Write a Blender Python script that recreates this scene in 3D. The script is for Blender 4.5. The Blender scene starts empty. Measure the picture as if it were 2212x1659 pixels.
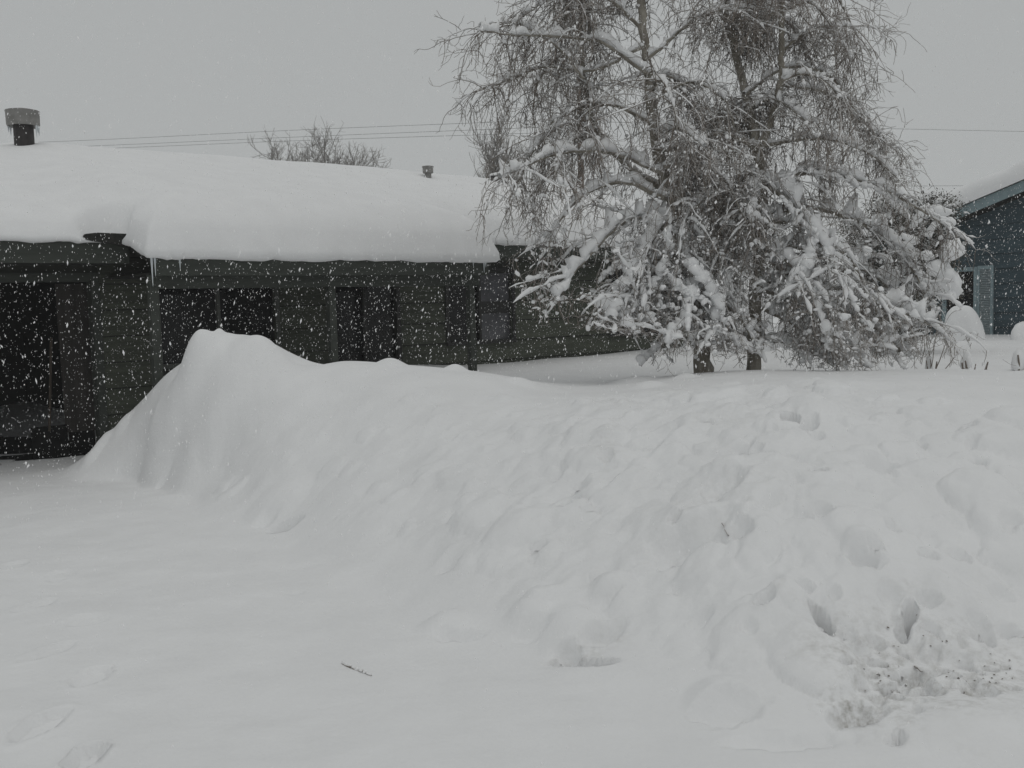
import bpy, math, random
import numpy as np
from mathutils import Matrix, Vector

# ---------------------------------------------------------------- camera
FPX, CX, CY = 2080.0, 1106.0, 829.5          # focal length and centre in 2212 x 1659 units
CAM_H, PITCH, ROLL = 1.58, math.atan(169.5 / 2080.0), 0.028
sc = bpy.context.scene
COL = sc.collection
_R0, _U0 = np.array([1.0, 0, 0]), np.array([0, math.sin(PITCH), math.cos(PITCH)])
FWD = np.array([0, math.cos(PITCH), -math.sin(PITCH)])
RGT = _R0 * math.cos(ROLL) - _U0 * math.sin(ROLL)
UPV = _U0 * math.cos(ROLL) + _R0 * math.sin(ROLL)
EYE = np.array([0.0, 0.0, CAM_H])
cam_data = bpy.data.cameras.new('camera')
cam = bpy.data.objects.new('camera', cam_data)
COL.objects.link(cam)
cam_data.sensor_width = 36.0
cam_data.lens = 36.0 * FPX / 2212.0
cam_data.clip_start, cam_data.clip_end = 0.05, 3000.0
cam.matrix_world = Matrix([[RGT[i], UPV[i], -FWD[i], EYE[i]] for i in range(3)] + [[0, 0, 0, 1]])
sc.camera = cam

# ---------------------------------------------------------------- world, sun, exposure
SUN_EL, SUN_AZ = math.radians(70), math.radians(35)     # sun behind cloud, from behind right
world = bpy.data.worlds.new('World')
sc.world = world
world.use_nodes = True
wn, wl = world.node_tree.nodes, world.node_tree.links
wn.clear()
w_out = wn.new('ShaderNodeOutputWorld')
w_sky = wn.new('ShaderNodeTexSky')
w_sky.sky_type = 'NISHITA'
w_sky.sun_disc = False
w_sky.sun_elevation = SUN_EL
w_sky.sun_rotation = math.radians(180) - SUN_AZ
w_hsv = wn.new('ShaderNodeHueSaturation')
w_hsv.inputs['Saturation'].default_value = 0.2
w_bg = wn.new('ShaderNodeBackground')
w_bg.inputs['Strength'].default_value = 0.05
w_cloud = wn.new('ShaderNodeBackground')                # closed overcast cloud layer
w_cloud.inputs['Color'].default_value = (0.79, 0.815, 0.815, 1)
w_cloud.inputs['Strength'].default_value = 1.03
w_mix = wn.new('ShaderNodeMixShader')
w_mix.inputs['Fac'].default_value = 0.88
wl.new(w_sky.outputs[0], w_hsv.inputs['Color'])
wl.new(w_hsv.outputs[0], w_bg.inputs['Color'])
wl.new(w_bg.outputs[0], w_mix.inputs[1])
wl.new(w_cloud.outputs[0], w_mix.inputs[2])
wl.new(w_mix.outputs[0], w_out.inputs['Surface'])
sun_data = bpy.data.lights.new('sun', 'SUN')
sun_data.energy = 0.85
sun_data.angle = math.radians(50)
sun_data.color = (1.0, 0.975, 0.94)
sun = bpy.data.objects.new('sun', sun_data)
COL.objects.link(sun)
_sd = Vector((math.sin(SUN_AZ) * math.cos(SUN_EL), -math.cos(SUN_AZ) * math.cos(SUN_EL), math.sin(SUN_EL)))
sun.rotation_euler = _sd.to_track_quat('Z', 'Y').to_euler()
sc.view_settings.view_transform = 'Standard'
sc.view_settings.look = 'None'
sc.view_settings.gamma = 1.0
sc.view_settings.use_curve_mapping = False
sc.view_settings.exposure = -0.88
sc.cycles.use_denoising = True
sc.cycles.max_bounces = 6
sc.cycles.diffuse_bounces = 4
sc.cycles.glossy_bounces = 3
sc.cycles.volume_bounces = 1

# ---------------------------------------------------------------- helpers
rng = np.random.default_rng(7)
random.seed(7)


def ray(px, py):
    d = FWD * FPX + RGT * (px - CX) - UPV * (py - CY)
    return d / d[1]                     # unit step in depth (world +Y)


def at(px, py, Y):
    return EYE + ray(px, py) * Y


def project(P):
    q = np.asarray(P) - EYE
    z = q @ FWD
    return CX + FPX * (q @ RGT) / z, CY - FPX * (q @ UPV) / z


def norm(v):
    return v / np.maximum(np.linalg.norm(v, axis=-1, keepdims=True), 1e-9)


def smooth(a, b, x):
    t = np.clip((x - a) / (b - a), 0, 1)
    return t * t * (3 - 2 * t)


def mesh_np(name, V, F, mat, parent=None, shade=True, kind=None):
    """V (n,3), F (m,k): one mesh object"""
    V = np.ascontiguousarray(V, dtype=np.float32)
    F = np.ascontiguousarray(F, dtype=np.int32)
    me = bpy.data.meshes.new(name)
    m, k = F.shape
    me.vertices.add(len(V))
    me.vertices.foreach_set('co', V.ravel())
    me.loops.add(m * k)
    me.loops.foreach_set('vertex_index', F.ravel())
    me.polygons.add(m)
    me.polygons.foreach_set('loop_start', np.arange(0, m * k, k, dtype=np.int32))
    me.polygons.foreach_set('use_smooth', np.full(m, shade, dtype=bool))
    me.update(calc_edges=True)
    me.materials.append(mat)
    o = bpy.data.objects.new(name, me)
    COL.objects.link(o)
    if parent is not None:
        o.parent = parent
    if kind:
        o['kind'] = kind
    return o


def tag(o, label=None, cat=None, group=None, kind=None):
    if label:
        o['label'] = label
    if cat:
        o['category'] = cat
    if group:
        o['group'] = group
    if kind:
        o['kind'] = kind
    return o


def thing(name, label, cat, loc=(0, 0, 0), rotz=0.0, group=None):
    o = bpy.data.objects.new(name, None)
    o.empty_display_size = 0.2
    COL.objects.link(o)
    o.location = loc
    o.rotation_euler = (0, 0, rotz)
    return tag(o, label, cat, group)


class MB:
    """collects polygons for one mesh"""

    def __init__(s):
        s.v, s.f = [], []

    def add(s, vs, fs):
        b = len(s.v)
        s.v += [tuple(map(float, q)) for q in vs]
        s.f += [tuple(b + i for i in q) for q in fs]

    def box(s, x0, x1, y0, y1, z0, z1):
        s.add([(x, y, z) for z in (z0, z1) for y in (y0, y1) for x in (x0, x1)],
              [(0, 2, 3, 1), (4, 5, 7, 6), (0, 1, 5, 4), (2, 6, 7, 3), (0, 4, 6, 2), (1, 3, 7, 5)])

    def prism(s, poly, a0, a1, axis):
        """extrude a polygon (list of 2-tuples) along an axis"""
        n = len(poly)

        def mk(p, a):
            return {0: (a, p[0], p[1]), 1: (p[0], a, p[1]), 2: (p[0], p[1], a)}[axis]
        s.add([mk(p, a0) for p in poly] + [mk(p, a1) for p in poly],
              [tuple(range(n))[::-1], tuple(range(n, 2 * n))] +
              [(i, (i + 1) % n, n + (i + 1) % n, n + i) for i in range(n)])

    def lathe(s, prof, n=20, c=(0, 0, 0)):
        b = len(s.v)
        for r, z in prof:
            for i in range(n):
                a = 2 * math.pi * i / n
                s.v.append((c[0] + r * math.cos(a), c[1] + r * math.sin(a), c[2] + z))
        for j in range(len(prof) - 1):
            for i in range(n):
                i2 = (i + 1) % n
                s.f.append((b + j * n + i, b + j * n + i2, b + (j + 1) * n + i2, b + (j + 1) * n + i))
        s.f.append(tuple(b + i for i in range(n))[::-1])
        s.f.append(tuple(b + (len(prof) - 1) * n + i for i in range(n)))

    def build(s, name, mat, parent=None, smooth=False, bevel=0.0, kind=None):
        me = bpy.data.meshes.new(name)
        me.from_pydata(s.v, [], s.f)
        me.update()
        me.materials.append(mat)
        if smooth:
            me.polygons.foreach_set('use_smooth', np.full(len(me.polygons), True))
            me.set_sharp_from_angle(angle=math.radians(40))
        o = bpy.data.objects.new(name, me)
        COL.objects.link(o)
        if parent is not None:
            o.parent = parent
        if bevel:
            b = o.modifiers.new('bevel', 'BEVEL')
            b.width, b.segments, b.limit_method = bevel, 2, 'ANGLE'
        if kind:
            o['kind'] = kind
        return o


# --- value noise in numpy
def _hash(ix, iy, seed):
    h = (ix.astype(np.int64) * 374761393 + iy.astype(np.int64) * 668265263 + seed * 982451653) & 0xffffffff
    h = ((h ^ (h >> 13)) * 1274126177) & 0xffffffff
    return ((h ^ (h >> 16)) & 0xffff) / 65535.0


def vnoise(x, y, seed=0):
    ix, iy = np.floor(x), np.floor(y)
    fx, fy = x - ix, y - iy
    fx, fy = fx * fx * fx * (fx * (fx * 6 - 15) + 10), fy * fy * fy * (fy * (fy * 6 - 15) + 10)
    a, b = _hash(ix, iy, seed), _hash(ix + 1, iy, seed)
    c, d = _hash(ix, iy + 1, seed), _hash(ix + 1, iy + 1, seed)
    return (a + (b - a) * fx) * (1 - fy) + (c + (d - c) * fx) * fy - 0.5


def fbm(x, y, oct=4, seed=0):
    s, a = 0, 1.0
    for i in range(oct):
        c, q = math.cos(0.6 * i), math.sin(0.6 * i)
        s = s + a * vnoise((x * c - y * q) * 2 ** i + 13.7 * i, (x * q + y * c) * 2 ** i + 5.1 * i, seed + i)
        a *= 0.5
    return s


# ---------------------------------------------------------------- materials
def material(name, rgb, rough=0.8, spec=0.3, var=0.15, scale=8.0, bump=0.0, bscale=60.0, metal=0.0,
             stretch=(1, 1, 1), rgb2=None, bdist=0.01):
    m = bpy.data.materials.new(name)
    m.use_nodes = True
    n, l = m.node_tree.nodes, m.node_tree.links
    p = n['Principled BSDF']
    p.inputs['Roughness'].default_value = rough
    p.inputs['Specular IOR Level'].default_value = spec
    p.inputs['Metallic'].default_value = metal
    tc = n.new('ShaderNodeTexCoord')
    mp = n.new('ShaderNodeMapping')
    mp.inputs['Scale'].default_value = stretch
    l.new(tc.outputs['Object'], mp.inputs['Vector'])
    nz = n.new('ShaderNodeTexNoise')
    nz.inputs['Scale'].default_value = scale
    nz.inputs['Detail'].default_value = 5
    l.new(mp.outputs[0], nz.inputs['Vector'])
    cr = n.new('ShaderNodeValToRGB')
    a = np.array(rgb)
    b = np.array(rgb2) if rgb2 is not None else a * (1 + var)
    if rgb2 is None:
        a = a * (1 - var)
    cr.color_ramp.elements[0].position, cr.color_ramp.elements[1].position = 0.35, 0.65
    cr.color_ramp.elements[0].color = (*a, 1)
    cr.color_ramp.elements[1].color = (*b, 1)
    l.new(nz.outputs['Fac'], cr.inputs['Fac'])
    l.new(cr.outputs['Color'], p.inputs['Base Color'])
    if bump:
        nb = n.new('ShaderNodeTexNoise')
        nb.inputs['Scale'].default_value = bscale
        nb.inputs['Detail'].default_value = 6
        l.new(mp.outputs[0], nb.inputs['Vector'])
        bp = n.new('ShaderNodeBump')
        bp.inputs['Strength'].default_value = bump
        bp.inputs['Distance'].default_value = bdist
        l.new(nb.outputs['Fac'], bp.inputs['Height'])
        l.new(bp.outputs[0], p.inputs['Normal'])
    return m


def snow_material(name, stain=False):
    m = material(name, (0.83, 0.835, 0.84), rough=0.75, spec=0.15, var=0.02, scale=3.0, bump=0.35, bscale=28, bdist=0.012)
    n, l = m.node_tree.nodes, m.node_tree.links
    p = n['Principled BSDF']
    if stain:                           # grit and soil thrown up into the bank
        at_ = n.new('ShaderNodeAttribute')
        at_.attribute_name = 'stain'
        nz = n.new('ShaderNodeTexNoise')
        nz.inputs['Scale'].default_value = 22
        nz.inputs['Detail'].default_value = 9
        nz.inputs['Roughness'].default_value = 0.7
        tc = n.new('ShaderNodeTexCoord')
        l.new(tc.outputs['Object'], nz.inputs['Vector'])
        mr = n.new('ShaderNodeMapRange')
        mr.inputs[1].default_value, mr.inputs[2].default_value = 0.44, 0.72
        l.new(nz.outputs['Fac'], mr.inputs[0])
        mu = n.new('ShaderNodeMath')
        mu.operation = 'MULTIPLY'
        l.new(at_.outputs['Fac'], mu.inputs[0])
        l.new(mr.outputs[0], mu.inputs[1])
        mx = n.new('ShaderNodeMixRGB')
        mx.inputs[2].default_value = (0.33, 0.315, 0.28, 1)
        src = p.inputs['Base Color'].links[0].from_socket
        l.new(mu.outputs[0], mx.inputs[0])
        l.new(src, mx.inputs[1])
        l.new(mx.outputs[0], p.inputs['Base Color'])
    return m


M = {}
M['snow'] = snow_material('snow')
M['snow_stained'] = snow_material('snow_stained', True)
M['flake'] = material('snowflake', (0.93, 0.93, 0.94), var=0.0, rough=0.9)
_n_, _l_ = M['flake'].node_tree.nodes, M['flake'].node_tree.links
_df = _n_.new('ShaderNodeBsdfDiffuse')
_df.inputs['Color'].default_value = (0.97, 0.97, 0.97, 1)
_l_.new(_df.outputs[0], _n_['Material Output'].inputs['Surface'])
M['siding'] = material('olive_siding', (0.070, 0.077, 0.058), rough=0.75, var=0.18, scale=3, bump=0.5, bscale=30, stretch=(0.25, 1, 6))
M['core'] = material('dark_sheathing', (0.03, 0.032, 0.026), var=0.1)
M['trim'] = material('dark_green_trim', (0.046, 0.052, 0.044), rough=0.7, var=0.15, scale=5, bump=0.2, stretch=(0.3, 1, 3))
M['soffit'] = material('dark_soffit', (0.02, 0.021, 0.018), rough=0.85, var=0.15)
M['shingle'] = material('dark_shingle', (0.022, 0.022, 0.02), rough=0.95, var=0.3, scale=20, bump=0.8, bscale=40)
M['glass'] = material('dark_glass', (0.006, 0.006, 0.007), rough=0.06, spec=0.2, var=0.1)
M['blind_reflection'] = material('grey_blind_reflection', (0.10, 0.10, 0.11), rough=0.12, spec=0.35, var=0.25, scale=4)  # grey of drawn blinds, with the pane's sky reflection painted in
M['frame'] = material('bronze_frame', (0.02, 0.019, 0.018), rough=0.45, var=0.1)
M['frame_pale'] = material('worn_pale_frame', (0.09, 0.095, 0.085), rough=0.6, var=0.1)
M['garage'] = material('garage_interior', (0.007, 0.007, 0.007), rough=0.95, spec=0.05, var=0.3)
M['plywood'] = material('weathered_plywood', (0.05, 0.044, 0.04), rough=0.85, var=0.25, scale=2.5, bump=0.3, stretch=(4, 4, 0.4))
M['handle'] = material('wooden_handle', (0.06, 0.046, 0.034), rough=0.7, var=0.2)
M['bark'] = material('birch_bark', (0.15, 0.135, 0.11), rough=0.9, rgb2=(0.36, 0.335, 0.29), scale=9, bump=0.9, bscale=26, stretch=(1, 1, 0.55), bdist=0.02)
M['twig'] = material('brown_twig', (0.19, 0.16, 0.135), rough=0.8, var=0.35, scale=1.5)
def frosted(m, lo, hi, amount):
    """rime and powder snow clinging to the upper side"""
    n, l = m.node_tree.nodes, m.node_tree.links
    p = n['Principled BSDF']
    g = n.new('ShaderNodeNewGeometry')
    sp = n.new('ShaderNodeSeparateXYZ')
    l.new(g.outputs['Normal'], sp.inputs[0])
    mr = n.new('ShaderNodeMapRange')
    mr.inputs[1].default_value, mr.inputs[2].default_value = lo, hi
    mr.inputs[3].default_value, mr.inputs[4].default_value = 0.0, amount
    l.new(sp.outputs['Z'], mr.inputs[0])
    mx = n.new('ShaderNodeMixRGB')
    mx.inputs[2].default_value = (0.83, 0.835, 0.84, 1)
    src = p.inputs['Base Color'].links[0].from_socket
    l.new(mr.outputs[0], mx.inputs[0])
    l.new(src, mx.inputs[1])
    l.new(mx.outputs[0], p.inputs['Base Color'])


frosted(M['twig'], 0.0, 0.9, 0.8)
frosted(M['bark'], 0.15, 0.8, 0.9)
M['far_twig'] = material('far_twig', (0.27, 0.255, 0.24), rough=0.85, var=0.15, scale=1)  # paler than the near twigs: haze fading put into the colour
M['needle'] = material('dark_evergreen', (0.035, 0.038, 0.028), rough=0.8, rgb2=(0.085, 0.075, 0.058), scale=4)
M['blue'] = material('slate_blue_siding', (0.042, 0.068, 0.082), rough=0.75, var=0.12, scale=2, bump=0.35, bscale=30, stretch=(0.4, 0.4, 4))
M['blue_trim'] = material('pale_blue_trim', (0.22, 0.29, 0.31), rough=0.6, var=0.08)
M['shutter'] = material('grey_shutter', (0.27, 0.32, 0.335), rough=0.6, var=0.06)
M['flue'] = material('sooty_flue', (0.03, 0.026, 0.026), rough=0.6, var=0.3, scale=14)
M['cap'] = material('galvanised_cap', (0.24, 0.235, 0.225), rough=0.55, metal=0.3, var=0.15, scale=10)
M['ice'] = material('icicle_ice', (0.6, 0.64, 0.66), rough=0.12, spec=0.5, var=0.04)
M['wire'] = material('black_wire', (0.04, 0.04, 0.04), var=0.05)
M['pole'] = material('brown_pole', (0.10, 0.07, 0.05), rough=0.9, var=0.25, scale=4, stretch=(3, 3, 0.3))
M['leaf'] = material('dead_leaf', (0.11, 0.085, 0.065), rough=0.9, var=0.3)

# ---------------------------------------------------------------- terrain
SIL = [(190, 1012, 10.4), (215, 972, 10.1), (250, 922, 9.8), (330, 851, 9.5), (375, 810, 9.38), (395, 794, 9.3), (404, 748, 9.25),
       (426, 730, 9.2), (475, 748, 9.1), (520, 742, 9.1), (560, 740, 9.1), (600, 751, 9.1), (640, 784, 9.1), (740, 782, 9.0),
       (850, 790, 8.9), (1000, 799, 8.7), (1100, 815, 8.5), (1200, 844, 8.3), (1370, 838, 8.5), (1500, 820, 8.6), (1700, 808, 8.8),
       (1950, 810, 8.6), (2212, 807, 8.2), (2500, 840, 8.0)]
FOOT = [(185, 1000), (300, 1040), (430, 1088), (610, 1152), (800, 1262), (980, 1372), (1250, 1442),
        (1450, 1530), (1650, 1592), (1900, 1575), (2100, 1535), (2300, 1510), (2600, 1490)]
MID = [(420, 760, 9.1), (500, 760, 8.98), (330, 900, 9.2), (380, 980, 8.8), (450, 800, 8.95), (450, 900, 8.65), (470, 1000, 8.35), (600, 850, 8.5), (600, 950, 7.95), (600, 1060, 7.35),
       (730, 870, 8.2), (730, 1000, 7.3), (730, 1120, 6.5), (850, 850, 8.0), (850, 960, 7.2), (850, 1100, 6.2), (1000, 880, 7.5),
       (1000, 1020, 6.3), (1000, 1180, 5.4), (1200, 900, 6.9), (1200, 1020, 5.9), (1200, 1200, 5.0), (1200, 1340, 4.5),
       (1450, 880, 6.6), (1450, 1020, 5.5), (1450, 1200, 4.65), (1450, 1370, 4.15), (1700, 880, 6.1), (1700, 1000, 5.15),
       (1700, 1200, 4.35), (1700, 1400, 3.87), (1950, 880, 6.0), (1950, 1000, 5.1), (1950, 1200, 4.35), (1950, 1400, 3.9),
       (2180, 880, 5.8), (2180, 1000, 5.05), (2180, 1200, 4.35), (2180, 1380, 3.95), (2450, 900, 5.7), (2450, 1150, 4.4)]
cp = [at(*q) for q in SIL] + [at(*q) for q in MID]
for a, b in FOOT:
    r = ray(a, b)
    Y = -CAM_H / r[2]
    q = EYE + r * Y
    cp.append(q)
    for k, z in ((0.45, -0.16), (1.1, -0.3)):            # below the driveway sheet in front of the foot
        cp.append(q + np.array([-0.62 * k, -0.78 * k, z]))
for a, b, Y in SIL:                                       # lee side behind the crest
    q = at(a, b, Y)
    if a < 230:
        continue
    zz = 0.95 if a < 600 else 0.86
    cp.append(np.array([q[0] + 0.05, q[1] + 1.0, min(q[2] - 0.03, zz)]))
    cp.append(np.array([q[0] + 0.1, q[1] + 2.2, 0.73]))
for x in np.linspace(-0.5, 12, 6):
    for y in (12.5, 15, 19):
        cp.append(np.array([x, y, 0.74]))
for q in ((1400, 756, 16.7), (1250, 770, 15.8), (1015, 790, 14.2), (1110, 785, 14.7)):
    cp.append(at(*q))
for x, y in ((-8, 10), (-6, 10), (-8, 6), (-6, 7), (-5, 5), (-3, 4), (-8, 2), (-3, 1.5), (0, 1.2), (3, 1.2), (7, 1.5), (-4.9, 10.6)):
    cp.append(np.array([x, y, -0.32]))
for x in (6, 9):
    for y, z in ((3.4, 0.0), (4.4, 0.4), (5.5, 0.8), (8.0, 0.92), (10.5, 0.76)):
        cp.append(np.array([x, y, z]))
cp = np.array(cp)


def _k(r2):
    return 0.5 * r2 * np.log(r2 + 1e-9)


_n = len(cp)
_A = np.zeros((_n + 3, _n + 3))
_d2 = ((cp[:, None, :2] - cp[None, :, :2]) ** 2).sum(-1)
_A[:_n, :_n] = _k(_d2) + np.eye(_n) * 0.002
_A[:_n, _n], _A[:_n, _n + 1:] = 1, cp[:, :2]
_A[_n, :_n], _A[_n + 1:, :_n] = 1, cp[:, :2].T
_w = np.linalg.solve(_A, np.concatenate([cp[:, 2], np.zeros(3)]))


def base_h(x, y):
    """snow surface height before small detail"""
    x, y = np.asarray(x, float), np.asarray(y, float)
    sh = x.shape
    xf, yf = x.ravel(), y.ravel()
    out = np.empty(len(xf))
    xc, yc = np.clip(xf, -8, 9), np.clip(yf, 1.2, 19)
    for i in range(0, len(xf), 20000):
        a, b = xc[i:i + 20000], yc[i:i + 20000]
        r2 = (a[:, None] - cp[None, :, 0]) ** 2 + (b[:, None] - cp[None, :, 1]) ** 2
        out[i:i + 20000] = _k(r2) @ _w[:_n] + _w[_n] + a * _w[_n + 1] + b * _w[_n + 2]
    far = np.maximum(smooth(8, 14, xf) * smooth(3, 6, yf), smooth(17, 22, yf) * smooth(-2, 2, xf))
    out = out * (1 - far) + 0.74 * far
    out = np.clip(out, -0.5, 1.6)
    out = 0.5 * (out + np.sqrt(out * out + 0.0012))
    return out.reshape(sh)


def hit(px, py):
    """where the sight line of a pixel meets the snow"""
    Y = np.linspace(2.2, 30, 1600)
    P = EYE + ray(px, py)[None, :] * Y[:, None]
    below = P[:, 2] < base_h(P[:, 0], P[:, 1])
    i = int(np.argmax(below)) if below.any() else len(Y) - 1
    return P[i]


def axis(segs):
    out = [segs[0][0]]
    for a, b, st in segs:
        n = max(1, int(round((b - a) / st)))
        out += list(np.linspace(a, b, n + 1)[1:])
    return np.array(out)


gx = axis([(-700, -200, 100), (-200, -40, 20), (-40, -12, 2), (-12, -5.2, 0.12), (-5.2, 0.8, 0.022), (0.8, 2.5, 0.012), (2.5, 4.4, 0.022), (4.4, 9, 0.06), (9, 20, 0.25),
           (20, 60, 2), (60, 200, 20), (200, 700, 100)])
gy = axis([(-60, -5, 8), (-5, 2.0, 0.5), (2.0, 3.4, 0.02), (3.4, 4.3, 0.012), (4.3, 6.5, 0.02), (6.5, 11.2, 0.028), (11.2, 20, 0.12), (20, 60, 2), (60, 200, 20), (200, 900, 100)])
GX, GY = np.meshgrid(gx, gy)
H = base_h(GX, GY)
HB = H.copy()
crest = np.array([at(*q)[:2] for q in SIL])
crest_y = np.interp(GX, crest[:, 0], crest[:, 1])
back = 1 - smooth(-1.6, -0.3, GY - crest_y)
bank = smooth(0.04, 0.22, HB) * (1 - smooth(1.05, 1.5, HB) * 0.4)
right_smooth = smooth(1.6, 3.2, GX) * smooth(4.6, 6.0, GY)
lump_mask = bank * (0.25 + 0.75 * back) * (1 - 0.9 * right_smooth)
lump_mask *= 1 - smooth(-0.9, -0.2, GY - crest_y)
H += lump_mask * (0.06 * fbm(GX * 1.7, GY * 1.7, 4, 3) + (0.012 + 0.02 * smooth(-1.2, 0.8, GX)) * fbm(GX * 6, GY * 6, 4, 9))
# gullies running down the steep pile on the left
pile = smooth(-1.6, -2.6, GX) * smooth(0.08, 0.3, HB) * (1 - smooth(9.2, 9.6, GY))
H += pile * 0.055 * fbm((GX * 0.8 + GY * 0.3) * 4.5, (GY - GX) * 0.7, 3, 21)
# driveway: faint wind and shovel ripples
drive = (1 - smooth(0.03, 0.12, HB)) * smooth(-30, -8, GX)
H += drive * (0.028 * fbm(GX * 0.9, GY * 1.6, 3, 40) + 0.006 * fbm(GX * 5, GY * 9, 2, 44))
# yard swells
H += (1 - drive) * (1 - lump_mask) * 0.02 * fbm(GX * 0.8, GY * 0.8, 3, 60)


def patch(x, y, r):
    i0, i1 = np.searchsorted(gx, (x - r, x + r))
    j0, j1 = np.searchsorted(gy, (y - r, y + r))
    return slice(j0, j1), slice(i0, i1)


LUMP = np.zeros_like(H)
for k in range(2000):                                      # clods thrown up by the plough
    px, py = rng.uniform(330, 2212), rng.uniform(780, 1600)
    if rng.random() < 0.85 * smooth(1250, 950, px):
        continue
    P = hit(px, py)
    j, i = min(np.searchsorted(gy, P[1]), len(gy) - 1), min(np.searchsorted(gx, P[0]), len(gx) - 1)
    if lump_mask[j, i] < 0.3 or rng.random() > lump_mask[j, i]:
        continue
    R = rng.uniform(0.03, 0.085) * (2.2 if rng.random() < 0.12 else 1)
    sl = patch(P[0], P[1], R * 1.6)
    X, Yy = GX[sl] - P[0], GY[sl] - P[1]
    a = rng.uniform(0, math.pi)
    q = ((X * math.cos(a) + Yy * math.sin(a)) / 1.35) ** 2 + (-X * math.sin(a) + Yy * math.cos(a)) ** 2
    q = np.sqrt(q) / R * (1 + 0.5 * fbm(GX[sl] / R, GY[sl] / R, 2, k))
    hgt = R * rng.uniform(0.12, 0.55) * np.clip(1 - q ** 3, 0, 1) ** 0.6
    LUMP[sl] = np.maximum(LUMP[sl], hgt)
H += LUMP
# bumps on the crest and single large clods
for px, py, R, hh in ((1330, 1285, .16, .09), (1240, 1365, .2, .09), (1190, 1310, .3, .07), (600, 1085, .28, .07), (960, 1340, .14, .05), (1140, 1335, .12, .05),
                      (1560, 1010, .15, .06), (1480, 1130, .2, .06), (1620, 1130, .18, .05), (1740, 880, .16, .05), (1860, 1210, .14, .05), (1560, 1500, .16, .06), (2190, 1570, .45, .09), (2010, 1590, .3, .05),
                      (1400, 830, .2, .05), (1310, 960, .12, .06), (1880, 975, .14, .05), (1690, 1330, .14, .05), (2060, 1330, .16, .05), (475, 712, .07, .05), (722, 778, .13, .06), (845, 784, .17, .06), (985, 792, .13, .05), (1370, 818, .3, .05),
                      (1480, 812, .16, .04), (196, 985, .13, .06), (224, 950, .12, .07), (262, 915, .15, .05), (1130, 820, .2, .04), (428, 742, .2, .1), (545, 740, .26, .05)):
    P = hit(px, py + 6)
    sl = patch(P[0], P[1], R * 1.5)
    q = np.hypot(GX[sl] - P[0], GY[sl] - P[1]) / R
    H[sl] += hh * np.clip(1 - q * q, 0, 1) ** 1.6


def pit(px, py, rx, ry, rot, dep, sharp=2.0):
    P = hit(px, py)
    R = max(rx, ry) * 1.5
    sl = patch(P[0], P[1], R)
    X, Yy = GX[sl] - P[0], GY[sl] - P[1]
    c, s = math.cos(rot), math.sin(rot)
    q = np.sqrt(((X * c + Yy * s) / rx) ** 2 + ((-X * s + Yy * c) / ry) ** 2)
    q = q * (1 + 0.35 * fbm(GX[sl] / 0.06, GY[sl] / 0.06, 2, int(px)))
    H[sl] -= dep * np.clip(1 - q ** sharp, 0, 1)


# hollows between the clods
for a in ((1708, 915, .045, .08, .4, .18), (1750, 928, .05, .09, -.5, .10), (1776, 1356, .026, .075, .35, .2), (1788, 1392, .03, .035, 0, .14),
          (1968, 1362, .028, .06, -.5, .18), (1950, 1384, .035, .04, 0, .1), (612, 1142, .15, .09, 0, .15), (575, 1128, .1, .07, .3, .05),
          (1255, 1432, .16, .035, -.35, .14), (1225, 1415, .08, .05, -.7, .08), (990, 1372, .12, .06, 0, .06), (1150, 1368, .1, .05, 0, .05),
          (1570, 1055, .13, .14, .3, .1), (1600, 975, .07, .05, 0, .06), (1870, 1245, .1, .07, -.3, .09), (1900, 1005, .12, .09, 0, .07),
          (1600, 1165, .05, .1, .4, .08), (1500, 1170, .3, .1, .05, .07), (1570, 1530, .16, .1, 0, .07), (1400, 860, .2, .1, 0, .06),
          (1320, 860, .08, .1, 0, .06), (1310, 1010, .05, .08, .3, .06), (1860, 1545, .13, .07, .3, .1), (2110, 1515, .07, .1, 0, .08),
          (1420, 960, .2, .1, .2, .04), (970, 1228, .05, .04, 0, .05), (355, 1035, .08, .05, 0, .07), (2160, 1295, .06, .05, 0, .05),
          (2120, 1370, .05, .06, 0, .07), (1300, 1375, .12, .06, .4, .08), (1640, 1290, .12, .05, 0, .04), (1690, 1600, .25, .06, .05, .05)):
    pit(*a)
for k in range(70):                                       # small random pockets in the churned part
    px, py = rng.uniform(1150, 2200), rng.uniform(850, 1560)
    P = hit(px, py)
    j, i = np.searchsorted(gy, P[1]), np.searchsorted(gx, P[0])
    if j < len(gy) and i < len(gx) and lump_mask[j, i] > 0.4:
        pit(px, py, rng.uniform(.03, .07), rng.uniform(.025, .05), rng.uniform(-.6, .6), rng.uniform(.03, .07))
for k in range(75):                                       # thawed pits round the grit at the foot
    pit(rng.normal(1990, 85), rng.normal(1465, 38), rng.uniform(.014, .04), rng.uniform(.014, .035), rng.uniform(-1, 1), rng.uniform(.02, .07), 1.6)
# step under the dirty face on the right, and half filled footprints on the driveway
for px, py, rx, ry, rot, dep in ((88, 1570, .07, .15, -.3, .022), (185, 1640, .06, .1, 0, .03), (198, 1465, .07, .11, 0, .015),
                                 (105, 1412, .06, .13, -.5, .012), (75, 1312, .06, .14, -.4, .013), (185, 1345, .1, .1, .4, .009),
                                 (30, 1224, .07, .1, 0, .012), (640, 1282, .05, .03, 0, .006), (130, 1245, .08, .12, .2, .008)):
    P = hit(px, py)
    sl = patch(P[0], P[1], 0.3)
    X, Yy = GX[sl] - P[0], GY[sl] - P[1]
    c, s = math.cos(rot), math.sin(rot)
    q = np.sqrt(((X * c + Yy * s) / rx) ** 2 + ((-X * s + Yy * c) / ry) ** 2)
    q = q * (1 + 0.25 * fbm(GX[sl] * 9, GY[sl] * 9, 2, int(px)))
    H[sl] -= 1.5 * dep * (1 - smooth(0.86, 1.0, q))
    H[sl] += dep * 0.35 * np.exp(-((q - 1.2) / 0.15) ** 2)

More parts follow.
